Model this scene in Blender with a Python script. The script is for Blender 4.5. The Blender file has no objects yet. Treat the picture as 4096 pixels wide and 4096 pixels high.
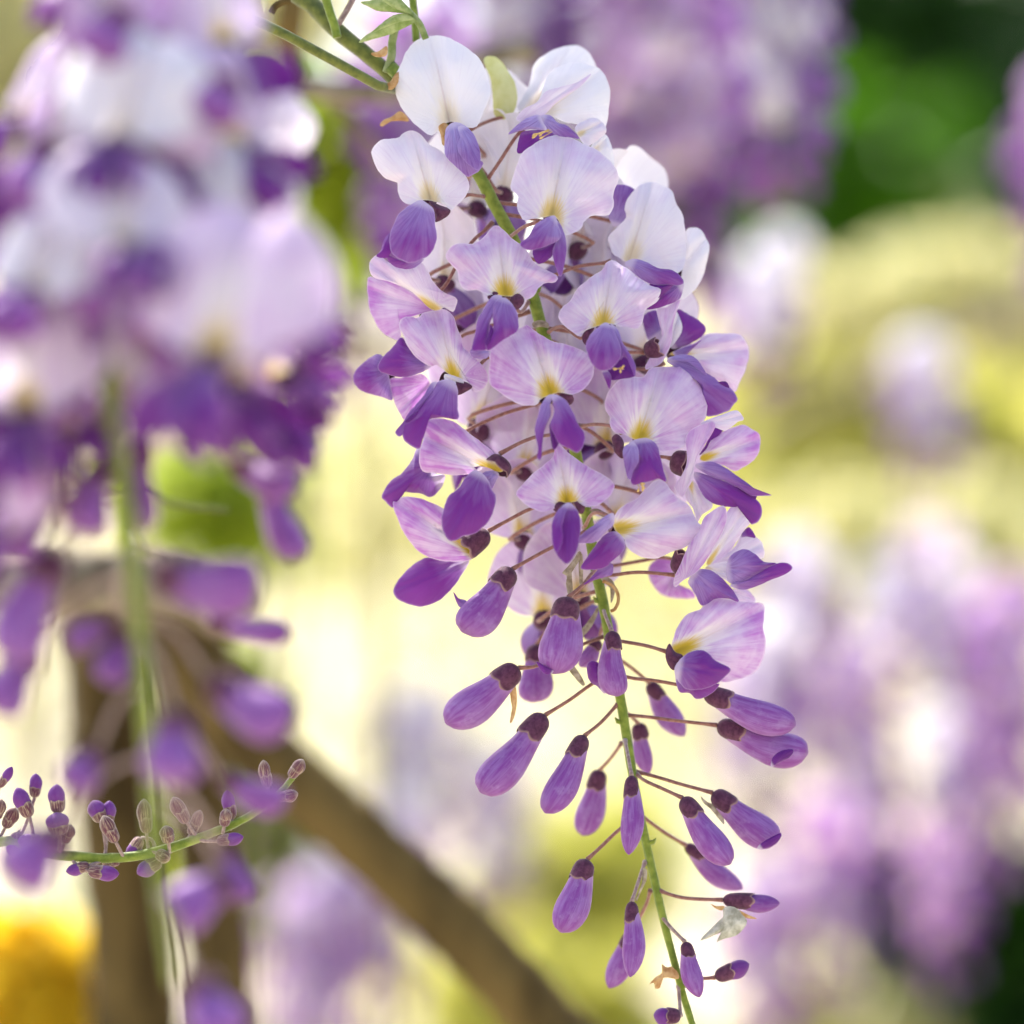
import bpy, math, random
import numpy as np
from mathutils import Vector, Matrix, Euler

# ------------------------------------------------------------------ camera, sky, sun, exposure
scene = bpy.context.scene
col = scene.collection
R = math.radians
H = 1.55                      # camera height above the garden ground
D0 = 0.72                     # distance of the sharp raceme's stem
K = 24.0 / 85.0               # frame width per metre of distance

cam_data = bpy.data.cameras.new('camera')
cam = bpy.data.objects.new('camera', cam_data); col.objects.link(cam)
cam.location = (0, 0, H); cam.rotation_euler = (R(90), 0, 0)
cam_data.sensor_fit = 'HORIZONTAL'; cam_data.sensor_width = 24.0; cam_data.lens = 85.0
cam_data.clip_start = 0.02; cam_data.clip_end = 2000.0
cam_data.dof.use_dof = True
cam_data.dof.focus_distance = D0 - 0.009
cam_data.dof.aperture_fstop = 3.8
cam_data.dof.aperture_blades = 9
scene.camera = cam

SUN_AZ, SUN_EL = R(-32), R(52)        # azimuth from straight ahead (+y) towards +x, elevation
world = bpy.data.worlds.new('World'); scene.world = world; world.use_nodes = True
wn = world.node_tree.nodes; wl = world.node_tree.links
bg = wn['Background']
sky = wn.new('ShaderNodeTexSky'); sky.sky_type = 'NISHITA'; sky.sun_disc = False
sky.sun_elevation = SUN_EL; sky.sun_rotation = SUN_AZ
sky.air_density = 0.9; sky.dust_density = 4.0; sky.ozone_density = 0.6
wl.new(sky.outputs[0], bg.inputs[0]); bg.inputs[1].default_value = 0.13

sun_dir = Vector((math.sin(SUN_AZ) * math.cos(SUN_EL), math.cos(SUN_AZ) * math.cos(SUN_EL), math.sin(SUN_EL)))
sd = bpy.data.lights.new('sun', 'SUN'); sd.energy = 4.8; sd.angle = R(0.53); sd.color = (1.0, 0.95, 0.86)
so = bpy.data.objects.new('sun', sd); col.objects.link(so)
so.rotation_euler = (-sun_dir).to_track_quat('-Z', 'Y').to_euler(); so.location = sun_dir * 30

vs = scene.view_settings
vs.view_transform = 'Standard'; vs.look = 'None'; vs.gamma = 1.0; vs.use_curve_mapping = False
vs.exposure = 1.65
scene.cycles.use_denoising = True
scene.cycles.max_bounces = 8; scene.cycles.transparent_max_bounces = 8
scene.cycles.sample_clamp_indirect = 6.0

# ------------------------------------------------------------------ pixels of the photograph -> points
TILE = {'A': (1350, 50, 1200 / 1932), 'B': (1350, 1000, 1200 / 1932), 'C': (2150, 650, 1200 / 1932),
        'E': (2150, 1650, 1200 / 1932), 'F': (1500, 2000, 1200 / 1932), 'G': (2150, 2800, 1300 / 1932),
        'H': (0, 2900, 1300 / 1932), 'I': (800, 0, 1000 / 1932), 'M': (0, 0, 4096 / 1932)}
def src(tile, x, y):
    a, b, k = TILE[tile]; return (a + x * k, b + y * k)
def at_depth(sx, sy, d):
    return Vector(((sx - 2048) / 4096 * K * d, d, H - (sy - 2048) / 4096 * K * d))
def P(tile, x, y, dz=0.0):            # dz: millimetres towards the camera from the raceme's stem
    sx, sy = src(tile, x, y); return at_depth(sx, sy, D0 - dz * 0.001)
def PM(x, y, d):                      # 1932-pixel picture coordinates, distance in metres
    return at_depth(x * 4096 / 1932, y * 4096 / 1932, d)
MM = K * D0 / 4096 * 1000             # millimetres per source pixel at the stem

# ------------------------------------------------------------------ node helper and materials
class NT:
    def __init__(self, name):
        self.m = bpy.data.materials.new(name); self.m.use_nodes = True
        self.n = self.m.node_tree.nodes; self.l = self.m.node_tree.links
        self.b = self.n['Principled BSDF']; self.o = self.n['Material Output']
    def put(self, sock, v):
        if hasattr(v, 'is_output'): self.l.new(v, sock)
        elif isinstance(v, (tuple, list)) and len(v) == 3 and sock.type == 'RGBA': sock.default_value = (*v, 1)
        else: sock.default_value = v
    def attr(self, name):
        a = self.n.new('ShaderNodeAttribute'); a.attribute_name = name
        s = self.n.new('ShaderNodeSeparateXYZ'); self.l.new(a.outputs['Vector'], s.inputs[0])
        return s.outputs[0], s.outputs[1], s.outputs[2]
    def m2(self, op, a, b=0.0, c=0.0):
        k = self.n.new('ShaderNodeMath'); k.operation = op
        self.put(k.inputs[0], a); self.put(k.inputs[1], b); self.put(k.inputs[2], c)
        return k.outputs[0]
    def ss(self, v, a, b, lo=0.0, hi=1.0):
        k = self.n.new('ShaderNodeMapRange'); k.interpolation_type = 'SMOOTHSTEP'
        self.put(k.inputs[0], v); self.put(k.inputs[1], a); self.put(k.inputs[2], b)
        self.put(k.inputs[3], lo); self.put(k.inputs[4], hi); return k.outputs[0]
    def mix(self, f, a, b, mode='MIX'):
        k = self.n.new('ShaderNodeMix'); k.data_type = 'RGBA'; k.blend_type = mode
        self.put(k.inputs[0], f); self.put(k.inputs[6], a); self.put(k.inputs[7], b); return k.outputs[2]
    def vec(self, x, y, z):
        k = self.n.new('ShaderNodeCombineXYZ')
        for i, v in enumerate((x, y, z)): self.put(k.inputs[i], v)
        return k.outputs[0]
    def noise(self, v=None, scale=5.0, detail=2.0, rough=0.5):
        k = self.n.new('ShaderNodeTexNoise')
        if v is None:
            t = self.n.new('ShaderNodeTexCoord'); v = t.outputs['Object']
        self.l.new(v, k.inputs['Vector']); k.inputs['Scale'].default_value = scale
        k.inputs['Detail'].default_value = detail; k.inputs['Roughness'].default_value = rough
        return k.outputs[0]
    def rnd(self):
        return self.n.new('ShaderNodeObjectInfo').outputs['Random']
    def bump(self, h, strength=0.3, dist=0.0005):
        k = self.n.new('ShaderNodeBump'); k.inputs['Strength'].default_value = strength
        k.inputs['Distance'].default_value = dist; self.l.new(h, k.inputs['Height'])
        self.l.new(k.outputs[0], self.b.inputs['Normal']); return k.outputs[0]
    def finish(self, color, rough=0.55, spec=0.3, sheen=0.0, trans=0.0, tcol=None):
        self.put(self.b.inputs['Base Color'], color)
        self.b.inputs['Roughness'].default_value = rough
        self.b.inputs['Specular IOR Level'].default_value = spec
        self.b.inputs['Sheen Weight'].default_value = sheen
        if trans:
            t = self.n.new('ShaderNodeBsdfTranslucent'); self.put(t.inputs[0], tcol if tcol is not None else color)
            x = self.n.new('ShaderNodeMixShader'); x.inputs[0].default_value = trans
            self.l.new(self.b.outputs[0], x.inputs[1]); self.l.new(t.outputs[0], x.inputs[2])
            self.l.new(x.outputs[0], self.o.inputs[0])
        return self.m

def mat_standard():
    k = NT('standard_petal'); s, t, r = k.attr('pv'); ang, rad, tint = k.attr('pw')
    rn = k.m2('MULTIPLY', k.rnd(), 37.0)
    v1 = k.noise(k.vec(k.m2('MULTIPLY', ang, 11.0), k.m2('MULTIPLY', rad, 1.6), rn), 1.0, 3.0, 0.6)
    v2 = k.noise(k.vec(k.m2('MULTIPLY', ang, 38.0), k.m2('MULTIPLY', rad, 2.4), rn), 1.0, 2.0)
    blot = k.noise(None, 190.0, 3.0, 0.6)
    at = k.m2('ABSOLUTE', t)
    amt = k.m2('MULTIPLY', k.m2('MULTIPLY', tint, k.ss(tint, 0.15, 0.5, 0.9, 1.35)), k.ss(r, 0.0, 0.9, 0.6, 1.0))
    amt = k.m2('MULTIPLY', amt, k.ss(v1, 0.25, 0.75, 0.65, 1.25))
    amt = k.m2('MULTIPLY', amt, k.ss(blot, 0.3, 0.7, 0.75, 1.2))
    c = k.mix(amt, (0.80, 0.775, 0.87), (0.47, 0.185, 0.585))
    fine = k.m2('MULTIPLY', k.ss(v2, 0.52, 0.75, 0.0, 0.30), k.m2('ADD', tint, 0.25))
    c = k.mix(fine, c, (0.36, 0.17, 0.50))
    bw = k.m2('SUBTRACT', 0.42, k.m2('MULTIPLY', s, 0.32))
    wb = k.m2('DIVIDE', k.m2('ADD', at, k.m2('MULTIPLY', k.m2('SUBTRACT', v1, 0.5), 0.35)), bw)
    wm = k.m2('MULTIPLY', k.ss(wb, 1.0, 0.45), k.ss(s, 0.85, 0.25))
    c = k.mix(k.m2('MULTIPLY', wm, 0.85), c, (0.82, 0.775, 0.79))
    mid = k.m2('MULTIPLY', k.ss(at, 0.035, 0.0), k.ss(s, 0.95, 0.2, 0.0, 0.45))
    c = k.mix(mid, c, (0.62, 0.46, 0.50))
    yd = k.m2('SQRT', k.m2('ADD', k.m2('POWER', k.m2('MULTIPLY', s, 0.95), 2.0), k.m2('POWER', k.m2('MULTIPLY', t, 1.15), 2.0)))
    yd = k.m2('ADD', yd, k.m2('MULTIPLY', k.m2('SUBTRACT', v2, 0.5), 0.30))
    ya = k.m2('MULTIPLY', k.ss(yd, 0.34, 0.13), k.ss(tint, 0.0, 0.5, 0.25, 1.0))
    c = k.mix(ya, c, (0.70, 0.50, 0.05))
    c = k.mix(k.ss(r, 0.95, 1.0, 0.0, 0.35), c, (0.88, 0.82, 0.90))
    k.bump(v1, 0.5, 0.0006)
    return k.finish(c, 0.6, 0.22, 0.10, 0.34)

def mat_wing():
    k = NT('wing_petal'); s, t, r = k.attr('pv'); ang, rad, tint = k.attr('pw')
    rn = k.m2('MULTIPLY', k.rnd(), 37.0)
    v1 = k.noise(k.vec(k.m2('MULTIPLY', ang, 7.0), k.m2('MULTIPLY', rad, 1.8), rn), 1.0, 3.0, 0.6)
    v2 = k.noise(k.vec(k.m2('MULTIPLY', ang, 30.0), k.m2('MULTIPLY', rad, 2.5), rn), 1.0, 2.0)
    f = k.m2('ADD', k.m2('MULTIPLY', k.ss(s, 0.05, 0.75), 0.55), k.m2('MULTIPLY', k.m2('SUBTRACT', v1, 0.5), 0.7))
    f = k.m2('ADD', f, k.m2('SUBTRACT', k.m2('MULTIPLY', tint, 1.05), 0.22))
    f.node.use_clamp = True
    c = k.mix(f, (0.38, 0.29, 0.62), (0.175, 0.020, 0.27))
    deep = k.m2('SUBTRACT', tint, 0.8); deep = k.m2('MULTIPLY', deep, 2.4); deep.node.use_clamp = True
    c = k.mix(k.m2('MULTIPLY', deep, k.ss(s, 0.0, 0.6, 0.5, 1.0)), c, (0.10, 0.008, 0.18))
    c = k.mix(k.ss(v2, 0.47, 0.70, 0.0, 0.5), c, (0.15, 0.03, 0.27))
    c = k.mix(k.ss(s, 0.14, 0.0, 0.0, 0.7), c, (0.70, 0.60, 0.78))
    c = k.mix(k.ss(r, 0.94, 1.0, 0.0, 0.30), c, (0.60, 0.48, 0.80))
    k.bump(v1, 0.5, 0.0006)
    return k.finish(c, 0.5, 0.3, 0.12, 0.25)

def mat_bud():
    k = NT('bud_petal'); s, t, r = k.attr('pv'); ang, rad, tint = k.attr('pw')
    rn = k.m2('MULTIPLY', k.rnd(), 37.0)
    v1 = k.noise(k.vec(k.m2('MULTIPLY', ang, 1.1), k.m2('MULTIPLY', s, 2.6), rn), 1.0, 3.0, 0.6)
    v2 = k.noise(k.vec(k.m2('MULTIPLY', ang, 7.5), k.m2('MULTIPLY', s, 2.0), rn), 1.0, 2.0, 0.6)
    c = k.mix(k.ss(v1, 0.3, 0.7), (0.345, 0.165, 0.49), (0.25, 0.055, 0.345))
    c = k.mix(k.m2('MULTIPLY', k.ss(v2, 0.45, 0.72), 0.5), c, (0.22, 0.045, 0.27))
    v3 = k.noise(k.vec(k.m2('MULTIPLY', ang, 16.0), k.m2('MULTIPLY', s, 4.0), rn), 1.0, 2.0)
    c = k.mix(k.ss(v3, 0.55, 0.75, 0.0, 0.4), c, (0.19, 0.04, 0.25))
    mot = k.noise(None, 420.0, 4.0, 0.65)
    c = k.mix(k.ss(mot, 0.5, 0.72, 0.0, 0.45), c, (0.42, 0.27, 0.56))
    c = k.mix(k.ss(s, 0.30, 0.12, 0.0, 0.5), c, (0.55, 0.34, 0.62))
    c = k.mix(k.ss(s, 0.88, 1.0, 0.0, 0.55), c, (0.17, 0.03, 0.24))
    c = k.mix(tint, c, (0.15, 0.02, 0.24))
    k.bump(v2, 0.3, 0.0003)
    return k.finish(c, 0.5, 0.3, 0.15, 0.18)

def mat_plain(name, c0, c1, scale=300.0, rough=0.65, spec=0.25, sheen=0.0, trans=0.0, bump=0.3, bd=0.0004, stretch=None):
    k = NT(name)
    v = None
    if stretch:
        t = k.n.new('ShaderNodeTexCoord'); mp = k.n.new('ShaderNodeMapping'); mp.inputs['Scale'].default_value = stretch
        k.l.new(t.outputs['Object'], mp.inputs[0]); v = mp.outputs[0]
    n = k.noise(v, scale, 4.0, 0.6)
    c = k.mix(k.ss(n, 0.3, 0.7), c0, c1)
    k.bump(n, bump, bd)
    return k.finish(c, rough, spec, sheen, trans)

def mat_calyx():
    k = NT('calyx'); s, t, r = k.attr('pv')
    n = k.noise(None, 900.0, 3.0, 0.7)
    c = k.mix(k.ss(n, 0.3, 0.7), (0.060, 0.014, 0.044), (0.125, 0.040, 0.085))
    c = k.mix(k.ss(s, 0.90, 1.0, 0.0, 0.8), c, (0.42, 0.26, 0.25))
    k.bump(n, 0.5, 0.0004)
    return k.finish(c, 0.75, 0.2, 0.15)

def mat_leafcloud(name, c0, c1, trans, scale=6.0, rough=0.5):
    k = NT(name); s, t, r = k.attr('pv')
    c = k.mix(s, c0, c1)
    return k.finish(c, rough, 0.3, 0.0, trans)

MAT = dict(std=mat_standard(), wing=mat_wing(), bud=mat_bud(), calyx=mat_calyx(),
    pedicel=mat_plain('pedicel', (0.20, 0.075, 0.065), (0.33, 0.16, 0.13), 1200.0, 0.7, 0.2, 0.4),
    pedicel_grey=mat_plain('grey_pedicel', (0.24, 0.15, 0.14), (0.42, 0.30, 0.28), 1200.0, 0.7, 0.2, 0.4),
    rachis=mat_plain('green_stem', (0.115, 0.17, 0.012), (0.24, 0.30, 0.04), 500.0, 0.6, 0.3, 0.2),
    darkstem=mat_plain('dark_green_stem', (0.07, 0.085, 0.012), (0.16, 0.18, 0.03), 500.0, 0.6, 0.3, 0.25),
    bract=mat_plain('dry_bract', (0.22, 0.17, 0.12), (0.48, 0.42, 0.34), 700.0, 0.8, 0.1, 0.0, 0.25),
    tan=mat_plain('tan_bract', (0.42, 0.22, 0.09), (0.62, 0.42, 0.22), 700.0, 0.8, 0.1, 0.0, 0.25),
    scrap=mat_plain('withered_scrap', (0.30, 0.29, 0.24), (0.60, 0.58, 0.52), 600.0, 0.85, 0.1, 0.0, 0.2, 0.6),
    anther=mat_plain('anther', (0.50, 0.28, 0.08), (0.75, 0.55, 0.25), 2000.0),
    leaf=mat_plain('young_leaf', (0.20, 0.28, 0.07), (0.42, 0.47, 0.22), 400.0, 0.55, 0.3, 0.3, 0.3, 0.4),
    yleaf=mat_plain('yellowing_leaf', (0.52, 0.52, 0.16), (0.66, 0.66, 0.34), 150.0, 0.55, 0.3, 0.1, 0.35),
    bark=mat_plain('vine_bark', (0.035, 0.022, 0.008), (0.15, 0.10, 0.035), 60.0, 0.85, 0.15, 0, 0, 0.8, 0.002, (1, 1, 0.3)),
    barkpale=mat_plain('pale_vine_bark', (0.10, 0.075, 0.05), (0.30, 0.25, 0.19), 160.0, 0.85, 0.15, 0, 0, 0.8, 0.0015, (1, 1, 0.4)))

# ------------------------------------------------------------------ object helpers
WL = {}
def tag(o, label, cat, group=None, kind=None):
    o['label'] = label; o['category'] = cat
    if group: o['group'] = group
    if kind: o['kind'] = kind
    return o
def empty(name, loc):
    o = bpy.data.objects.new(name, None); col.objects.link(o); o.location = loc
    o.empty_display_size = 0.01; WL[o.name] = Vector(loc); return o
def mesh_data(name, verts, faces, mat, pv=None, pw=None, smooth=True):
    me = bpy.data.meshes.new(name)
    me.from_pydata([tuple(v) for v in verts], [], faces)
    if smooth: me.polygons.foreach_set('use_smooth', [True] * len(me.polygons))
    for nm, dat in (('pv', pv), ('pw', pw)):
        if dat is not None:
            a = me.attributes.new(nm, 'FLOAT_VECTOR', 'POINT')
            a.data.foreach_set('vector', np.asarray(dat, dtype=np.float32).ravel())
    me.materials.append(mat); me.update()
    return me
def place(name, me, parent=None, loc=(0, 0, 0), rot=None, scale=1.0):
    o = bpy.data.objects.new(name, me); col.objects.link(o); o.parent = parent; o.location = loc
    if rot is not None: o.rotation_euler = rot
    o.scale = (scale,) * 3
    return o
def build(name, verts, faces, mat, parent=None, origin=None, pv=None, pw=None, smooth=True):
    """world-space vertices -> mesh object under its parent, with its origin at `origin`"""
    pl = WL[parent.name] if parent else Vector((0, 0, 0))
    og = Vector(origin) if origin is not None else pl
    V = np.asarray([tuple(v) for v in verts]) - np.array(og)
    o = place(name, mesh_data(name, V, faces, mat, pv, pw, smooth), parent, og - pl)
    WL[o.name] = og
    return o

def spline(pts, n, closed=False):
    p = np.array(pts, dtype=float); m = len(p)
    if closed: q = np.vstack([p[-1], p, p[0], p[1]]); segs = m
    else: q = np.vstack([2 * p[0] - p[1], p, 2 * p[-1] - p[-2]]); segs = m - 1
    out = []
    per = 12
    for i in range(segs):
        a, b, c, d = q[i], q[i + 1], q[i + 2], q[i + 3]
        for j in range(per):
            u = j / per
            out.append(0.5 * (2 * b + (c - a) * u + (2 * a - 5 * b + 4 * c - d) * u * u + (3 * b - a - 3 * c + d) * u ** 3))
    if not closed: out.append(p[-1])
    out = np.array(out)
    loop = np.vstack([out, out[:1]]) if closed else out
    ds = np.r_[0, np.cumsum(np.linalg.norm(np.diff(loop, axis=0), axis=1))]
    tt = np.linspace(0, ds[-1], n, endpoint=not closed)
    return np.stack([np.interp(tt, ds, loop[:, i]) for i in range(p.shape[1])], 1)

def tube(points, radii, sides=8, cap=True, wob=0.0, rng=None):
    p = np.array([tuple(v) for v in points]); n = len(p)
    if np.isscalar(radii): radii = [radii] * n
    T = np.gradient(p, axis=0); T /= np.linalg.norm(T, axis=1)[:, None] + 1e-12
    up = np.array([0.31, 0.2, 0.93]); 
    if abs(T[0] @ up) > 0.9: up = np.array([0.95, 0.3, 0.1])
    V, Fc = [], []
    b = np.cross(T[0], up); b /= np.linalg.norm(b)
    for i in range(n):
        b = b - T[i] * (b @ T[i]); b /= np.linalg.norm(b); c = np.cross(T[i], b)
        for j in range(sides):
            a = 2 * math.pi * j / sides
            rr = radii[i] * (1 + (rng.uniform(-wob, wob) if rng else 0))
            V.append(p[i] + rr * (math.cos(a) * b + math.sin(a) * c))
    for i in range(n - 1):
        for j in range(sides):
            k = (j + 1) % sides
            Fc.append((i * sides + j, i * sides + k, (i + 1) * sides + k, (i + 1) * sides + j))
    if cap:
        Fc.append(tuple(range(sides - 1, -1, -1))); Fc.append(tuple((n - 1) * sides + j for j in range(sides)))
    return V, Fc

def pts(s):
    return [tuple(float(c) for c in w.split(',')) for w in s.split()]

# ------------------------------------------------------------------ petals traced from the photograph
RNG = random.Random(7)
def patch(kind, tile, outline, base, apex, dz, gx=0.0, gy=0.0, tint=0.5, bulge=None, N=72, rings=13):
    """Petal as a relief sheet: outline in tile pixels, base and apex give its midline; dz in mm towards the camera
    at the base, gx/gy its lean to the right/up.  Returns vertices, faces, attributes."""
    rg = random.Random(int(base[0] * 7 + base[1] * 13 + apex[0]))
    o = np.array([src(tile, *q) for q in pts(outline)]); b = np.array(src(tile, *base)); a = np.array(src(tile, *apex))
    o = spline(o, N, True)
    size = math.sqrt(np.ptp(o[:, 0]) * np.ptp(o[:, 1]))
    ph = [rg.uniform(0, 6.28) for _ in range(6)]
    th = np.linspace(0, 2 * math.pi, N, endpoint=False)
    c = o.mean(0) if kind != 'S' else 0.5 * o.mean(0) + 0.5 * (0.45 * b + 0.55 * a)
    wob = 0.006 * size * (np.sin(9 * th + ph[0]) * 0.5 + np.sin(17 * th + ph[1]) * 0.4 + np.sin(29 * th + ph[2]) * 0.25)
    d = o - c; o = c + d * (1 + wob / (np.linalg.norm(d, axis=1) + 1e-6))[:, None]
    ax = a - b; L = np.linalg.norm(ax); u = ax / L; w = np.array([-u[1], u[0]])
    perp = (o - b) @ w; wp = max(perp.max(), 1e-3); wm = max(-perp.min(), 1e-3)
    wref = max(0.5 * (wp + wm), 1.0)
    wp = 0.65 * wp + 0.35 * wref; wm = 0.65 * wm + 0.35 * wref
    W = wref * MM
    V, pv, pw = [], [], []
    def add(q, r, k):
        e = q - b; s = (e @ u) / L; tr = e @ w; t = tr / (wp if tr > 0 else wm); t = max(-1.3, min(1.3, t))
        X = (q[0] - b[0]) * MM; Y = -(q[1] - b[1]) * MM
        h = dz + gx * X + gy * Y
        an = 2 * math.pi * k / N
        ruf = math.sin(4 * an + ph[3]) * 0.5 + math.sin(7 * an + ph[4]) * 0.35 + math.sin(11 * an + ph[5]) * 0.2
        if kind == 'S':
            B = 1.0 if bulge is None else bulge
            h += W * B * (0.26 * math.sin(math.pi * min(1, abs(t)) ** 0.9) * min(1, 0.35 + max(s, 0)) - 0.34 * r ** 4 * min(1, max(0.06, s / 0.4))
                  - 0.10 * math.exp(-(t / 0.13) ** 2) - 0.22 * max(0, s - 0.55) ** 2 * 4 + 0.075 * r ** 3 * ruf)
        else:
            B = 0.55 if bulge is None else bulge
            h += W * (B * (1 - r ** 2.4) + 0.05 * r * r * ruf - 0.10 * B * math.exp(-((t - 0.15) / 0.12) ** 2))
        V.append(at_depth(q[0], q[1], D0 - h * 0.001))
        pv.append((s, t, r))
        pw.append((math.atan2(tr, abs(e @ u) + 0.06 * L), math.hypot(*e) / L, tint))
    add(c, 0.0, 0)
    for j in range(1, rings + 1):
        r = (j / rings) ** 0.85
        for k in range(N):
            add(c + r * (o[k] - c), r, k)
    Fc = [(0, 1 + (k + 1) % N, 1 + k) for k in range(N)]
    for j in range(rings - 1):
        for k in range(N):
            k2 = (k + 1) % N
            Fc.append((1 + j * N + k, 1 + j * N + k2, 1 + (j + 1) * N + k2, 1 + (j + 1) * N + k))
    return V, Fc, pv, pw

def cup(base, axis, length, radius, teeth=5, seed=0, n=30, rings=9, open_=1.0):
    """calyx: bell-shaped cup on a pedicel with small pointed teeth"""
    rg = random.Random(seed)
    T = Vector(axis).normalized(); s_ = T.cross(Vector((0.2, 0.9, 0.35))).normalized(); w_ = T.cross(s_)
    V, pv = [], []
    prof = [(0, .18), (.04, .42), (.12, .66), (.25, .85), (.42, .95), (.6, 1.0), (.78, 1.03), (.92, 1.05), (1.0, 1.02)]
    ph = rg.uniform(0, 6)
    for i, (h, r) in enumerate(prof):
        for j in range(n):
            a = 2 * math.pi * j / n
            tooth = abs(math.sin(teeth * 0.5 * a + ph)) ** 0.8
            hh = h * (1 + (0.18 * tooth - 0.06) * max(0, (h - 0.5) * 2) ** 1.5)
            rr = radius * r * (1 + 0.05 * math.sin(2 * a + ph)) * (1 + (open_ - 1) * h)
            V.append(Vector(base) + T * (hh * length) + (s_ * math.cos(a) + w_ * math.sin(a)) * rr)
            pv.append((h, a / 6.283, h))
    Fc = []
    for i in range(len(prof) - 1):
        for j in range(n):
            k = (j + 1) % n
            Fc.append((i * n + j, i * n + k, (i + 1) * n + k, (i + 1) * n + j))
    Fc.append(tuple(range(n - 1, -1, -1)))
    return V, Fc, pv

PROFILE = [(0, .46), (.06, .56), (.15, .60), (.30, .69), (.45, .82), (.58, .94), (.70, 1.0), (.80, .98), (.88, .88), (.94, .70), (.975, .48), (1, .10)]
POINTED = [(0, .46), (.06, .58), (.15, .68), (.30, .84), (.45, .96), (.56, 1.0), (.68, .94), (.80, .76), (.88, .56), (.94, .36), (.975, .22), (1, .05)]
def bud_body(base, tip, width, seed=0, flat=0.8, bend=0.10, tint=0.0, n=28, rings=22, point=0.0):
    rg = random.Random(seed)
    base, tip = Vector(base), Vector(tip); ax = tip - base; L = ax.length; T = ax / L
    cv = Vector((0, -1, 0)); side = T.cross(cv).normalized(); fr = side.cross(T).normalized()
    if side.z > 0: side = -side
    V, pv, pw = [], [], []
    ph = rg.uniform(0, 6.28); slit = rg.uniform(-1.2, 1.2) - math.pi / 2
    us = np.linspace(0, 1, rings + 1) ** 0.9
    for u in us:
        rad = ((1 - point) * np.interp(u, [q[0] for q in PROFILE], [q[1] for q in PROFILE]) + point * np.interp(u, [q[0] for q in POINTED], [q[1] for q in POINTED])) * width * 0.5
        cen = base + ax * u + side * (bend * L * (math.sin(math.pi * u) * 0.6 + 0.25 * u * u))
        cen -= side * (bend * L * 0.25 * u)
        for j in range(n):
            a = 2 * math.pi * j / n
            da = math.atan2(math.sin(a - slit), math.cos(a - slit))
            groove = 1 - 0.10 * math.exp(-(da / 0.16) ** 2) * min(1, u * 2) + 0.035 * math.exp(-((da - 0.3) / 0.18) ** 2) * min(1, u * 2)
            rr = rad * groove * (1 + 0.03 * math.sin(3 * a + ph + 3 * u))
            V.append(cen + side * math.cos(a) * rr + fr * math.sin(a) * rr * flat)
            pv.append((u, a / 6.283, u)); pw.append((math.cos(a) * 3 + math.sin(a) * 1.7, u, tint))
    Fc = []
    for i in range(rings):
        for j in range(n):
            k = (j + 1) % n
            Fc.append((i * n + j, i * n + k, (i + 1) * n + k, (i + 1) * n + j))
    Fc.append(tuple(rings * n + j for j in range(n)))
    return V, Fc, pv, pw

# ================================================================== the sharp raceme
top = P('M', 748, 140, -2)
raceme = empty('wisteria_raceme', top)
tag(raceme, 'sharp lilac wisteria raceme, white flowers above and violet buds below, hanging from the green shoot', 'flower cluster', 'wisteria racemes')

rach = pts('735,125 760,150 800,195 850,255 900,325 940,400 972,460 1000,540 1018,605 1038,670 1060,760 1085,850 1105,960 1120,1050 1140,1150 1160,1260 1176,1350 1190,1440 1206,1530 1226,1620 1246,1710 1266,1790 1287,1870 1312,1950 1345,2060')
rp = spline([(*P('M', x, y, 0),) for x, y in rach], 90)
rr = np.interp(np.linspace(0, 1, 90), [0, .1, .5, .8, 1], [.00135, .00130, .00115, .00085, .0006])
rg = random.Random(3)
V, Fc = tube(rp, rr, 12, wob=0.05, rng=rg)
build('stem', V, Fc, MAT['rachis'], raceme)
for i in range(9):                                        # small bract scars along the stem
    k = rg.randrange(12, 86); q = Vector(rp[k]); s = rg.choice((-1, 1))
    V, Fc = tube([q, q + Vector((s * .0014, -.0004, .0003)), q + Vector((s * .0019, -.0006, .0011))], [.0006, .0005, .0001], 6)
    build('bract_scar', V, Fc, MAT['rachis'], raceme)

def pedicel(parent, tile, path, dz0, dz1, r=0.00037, mat='pedicel'):
    p = pts(path); n = len(p)
    w = [P(tile, x, y, dz0 + (dz1 - dz0) * (i / (n - 1)) ** 0.8) for i, (x, y) in enumerate(p)]
    q = spline([tuple(v) for v in w], 14)
    V, Fc = tube(q, np.interp(np.linspace(0, 1, 14), [0, .12, .85, 1], [r * 1.5, r, r, r * 1.35]), 9)
    return build('pedicel', V, Fc, MAT[mat], parent), Vector(q[-1]), Vector(q[-1] - q[-3])

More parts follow.
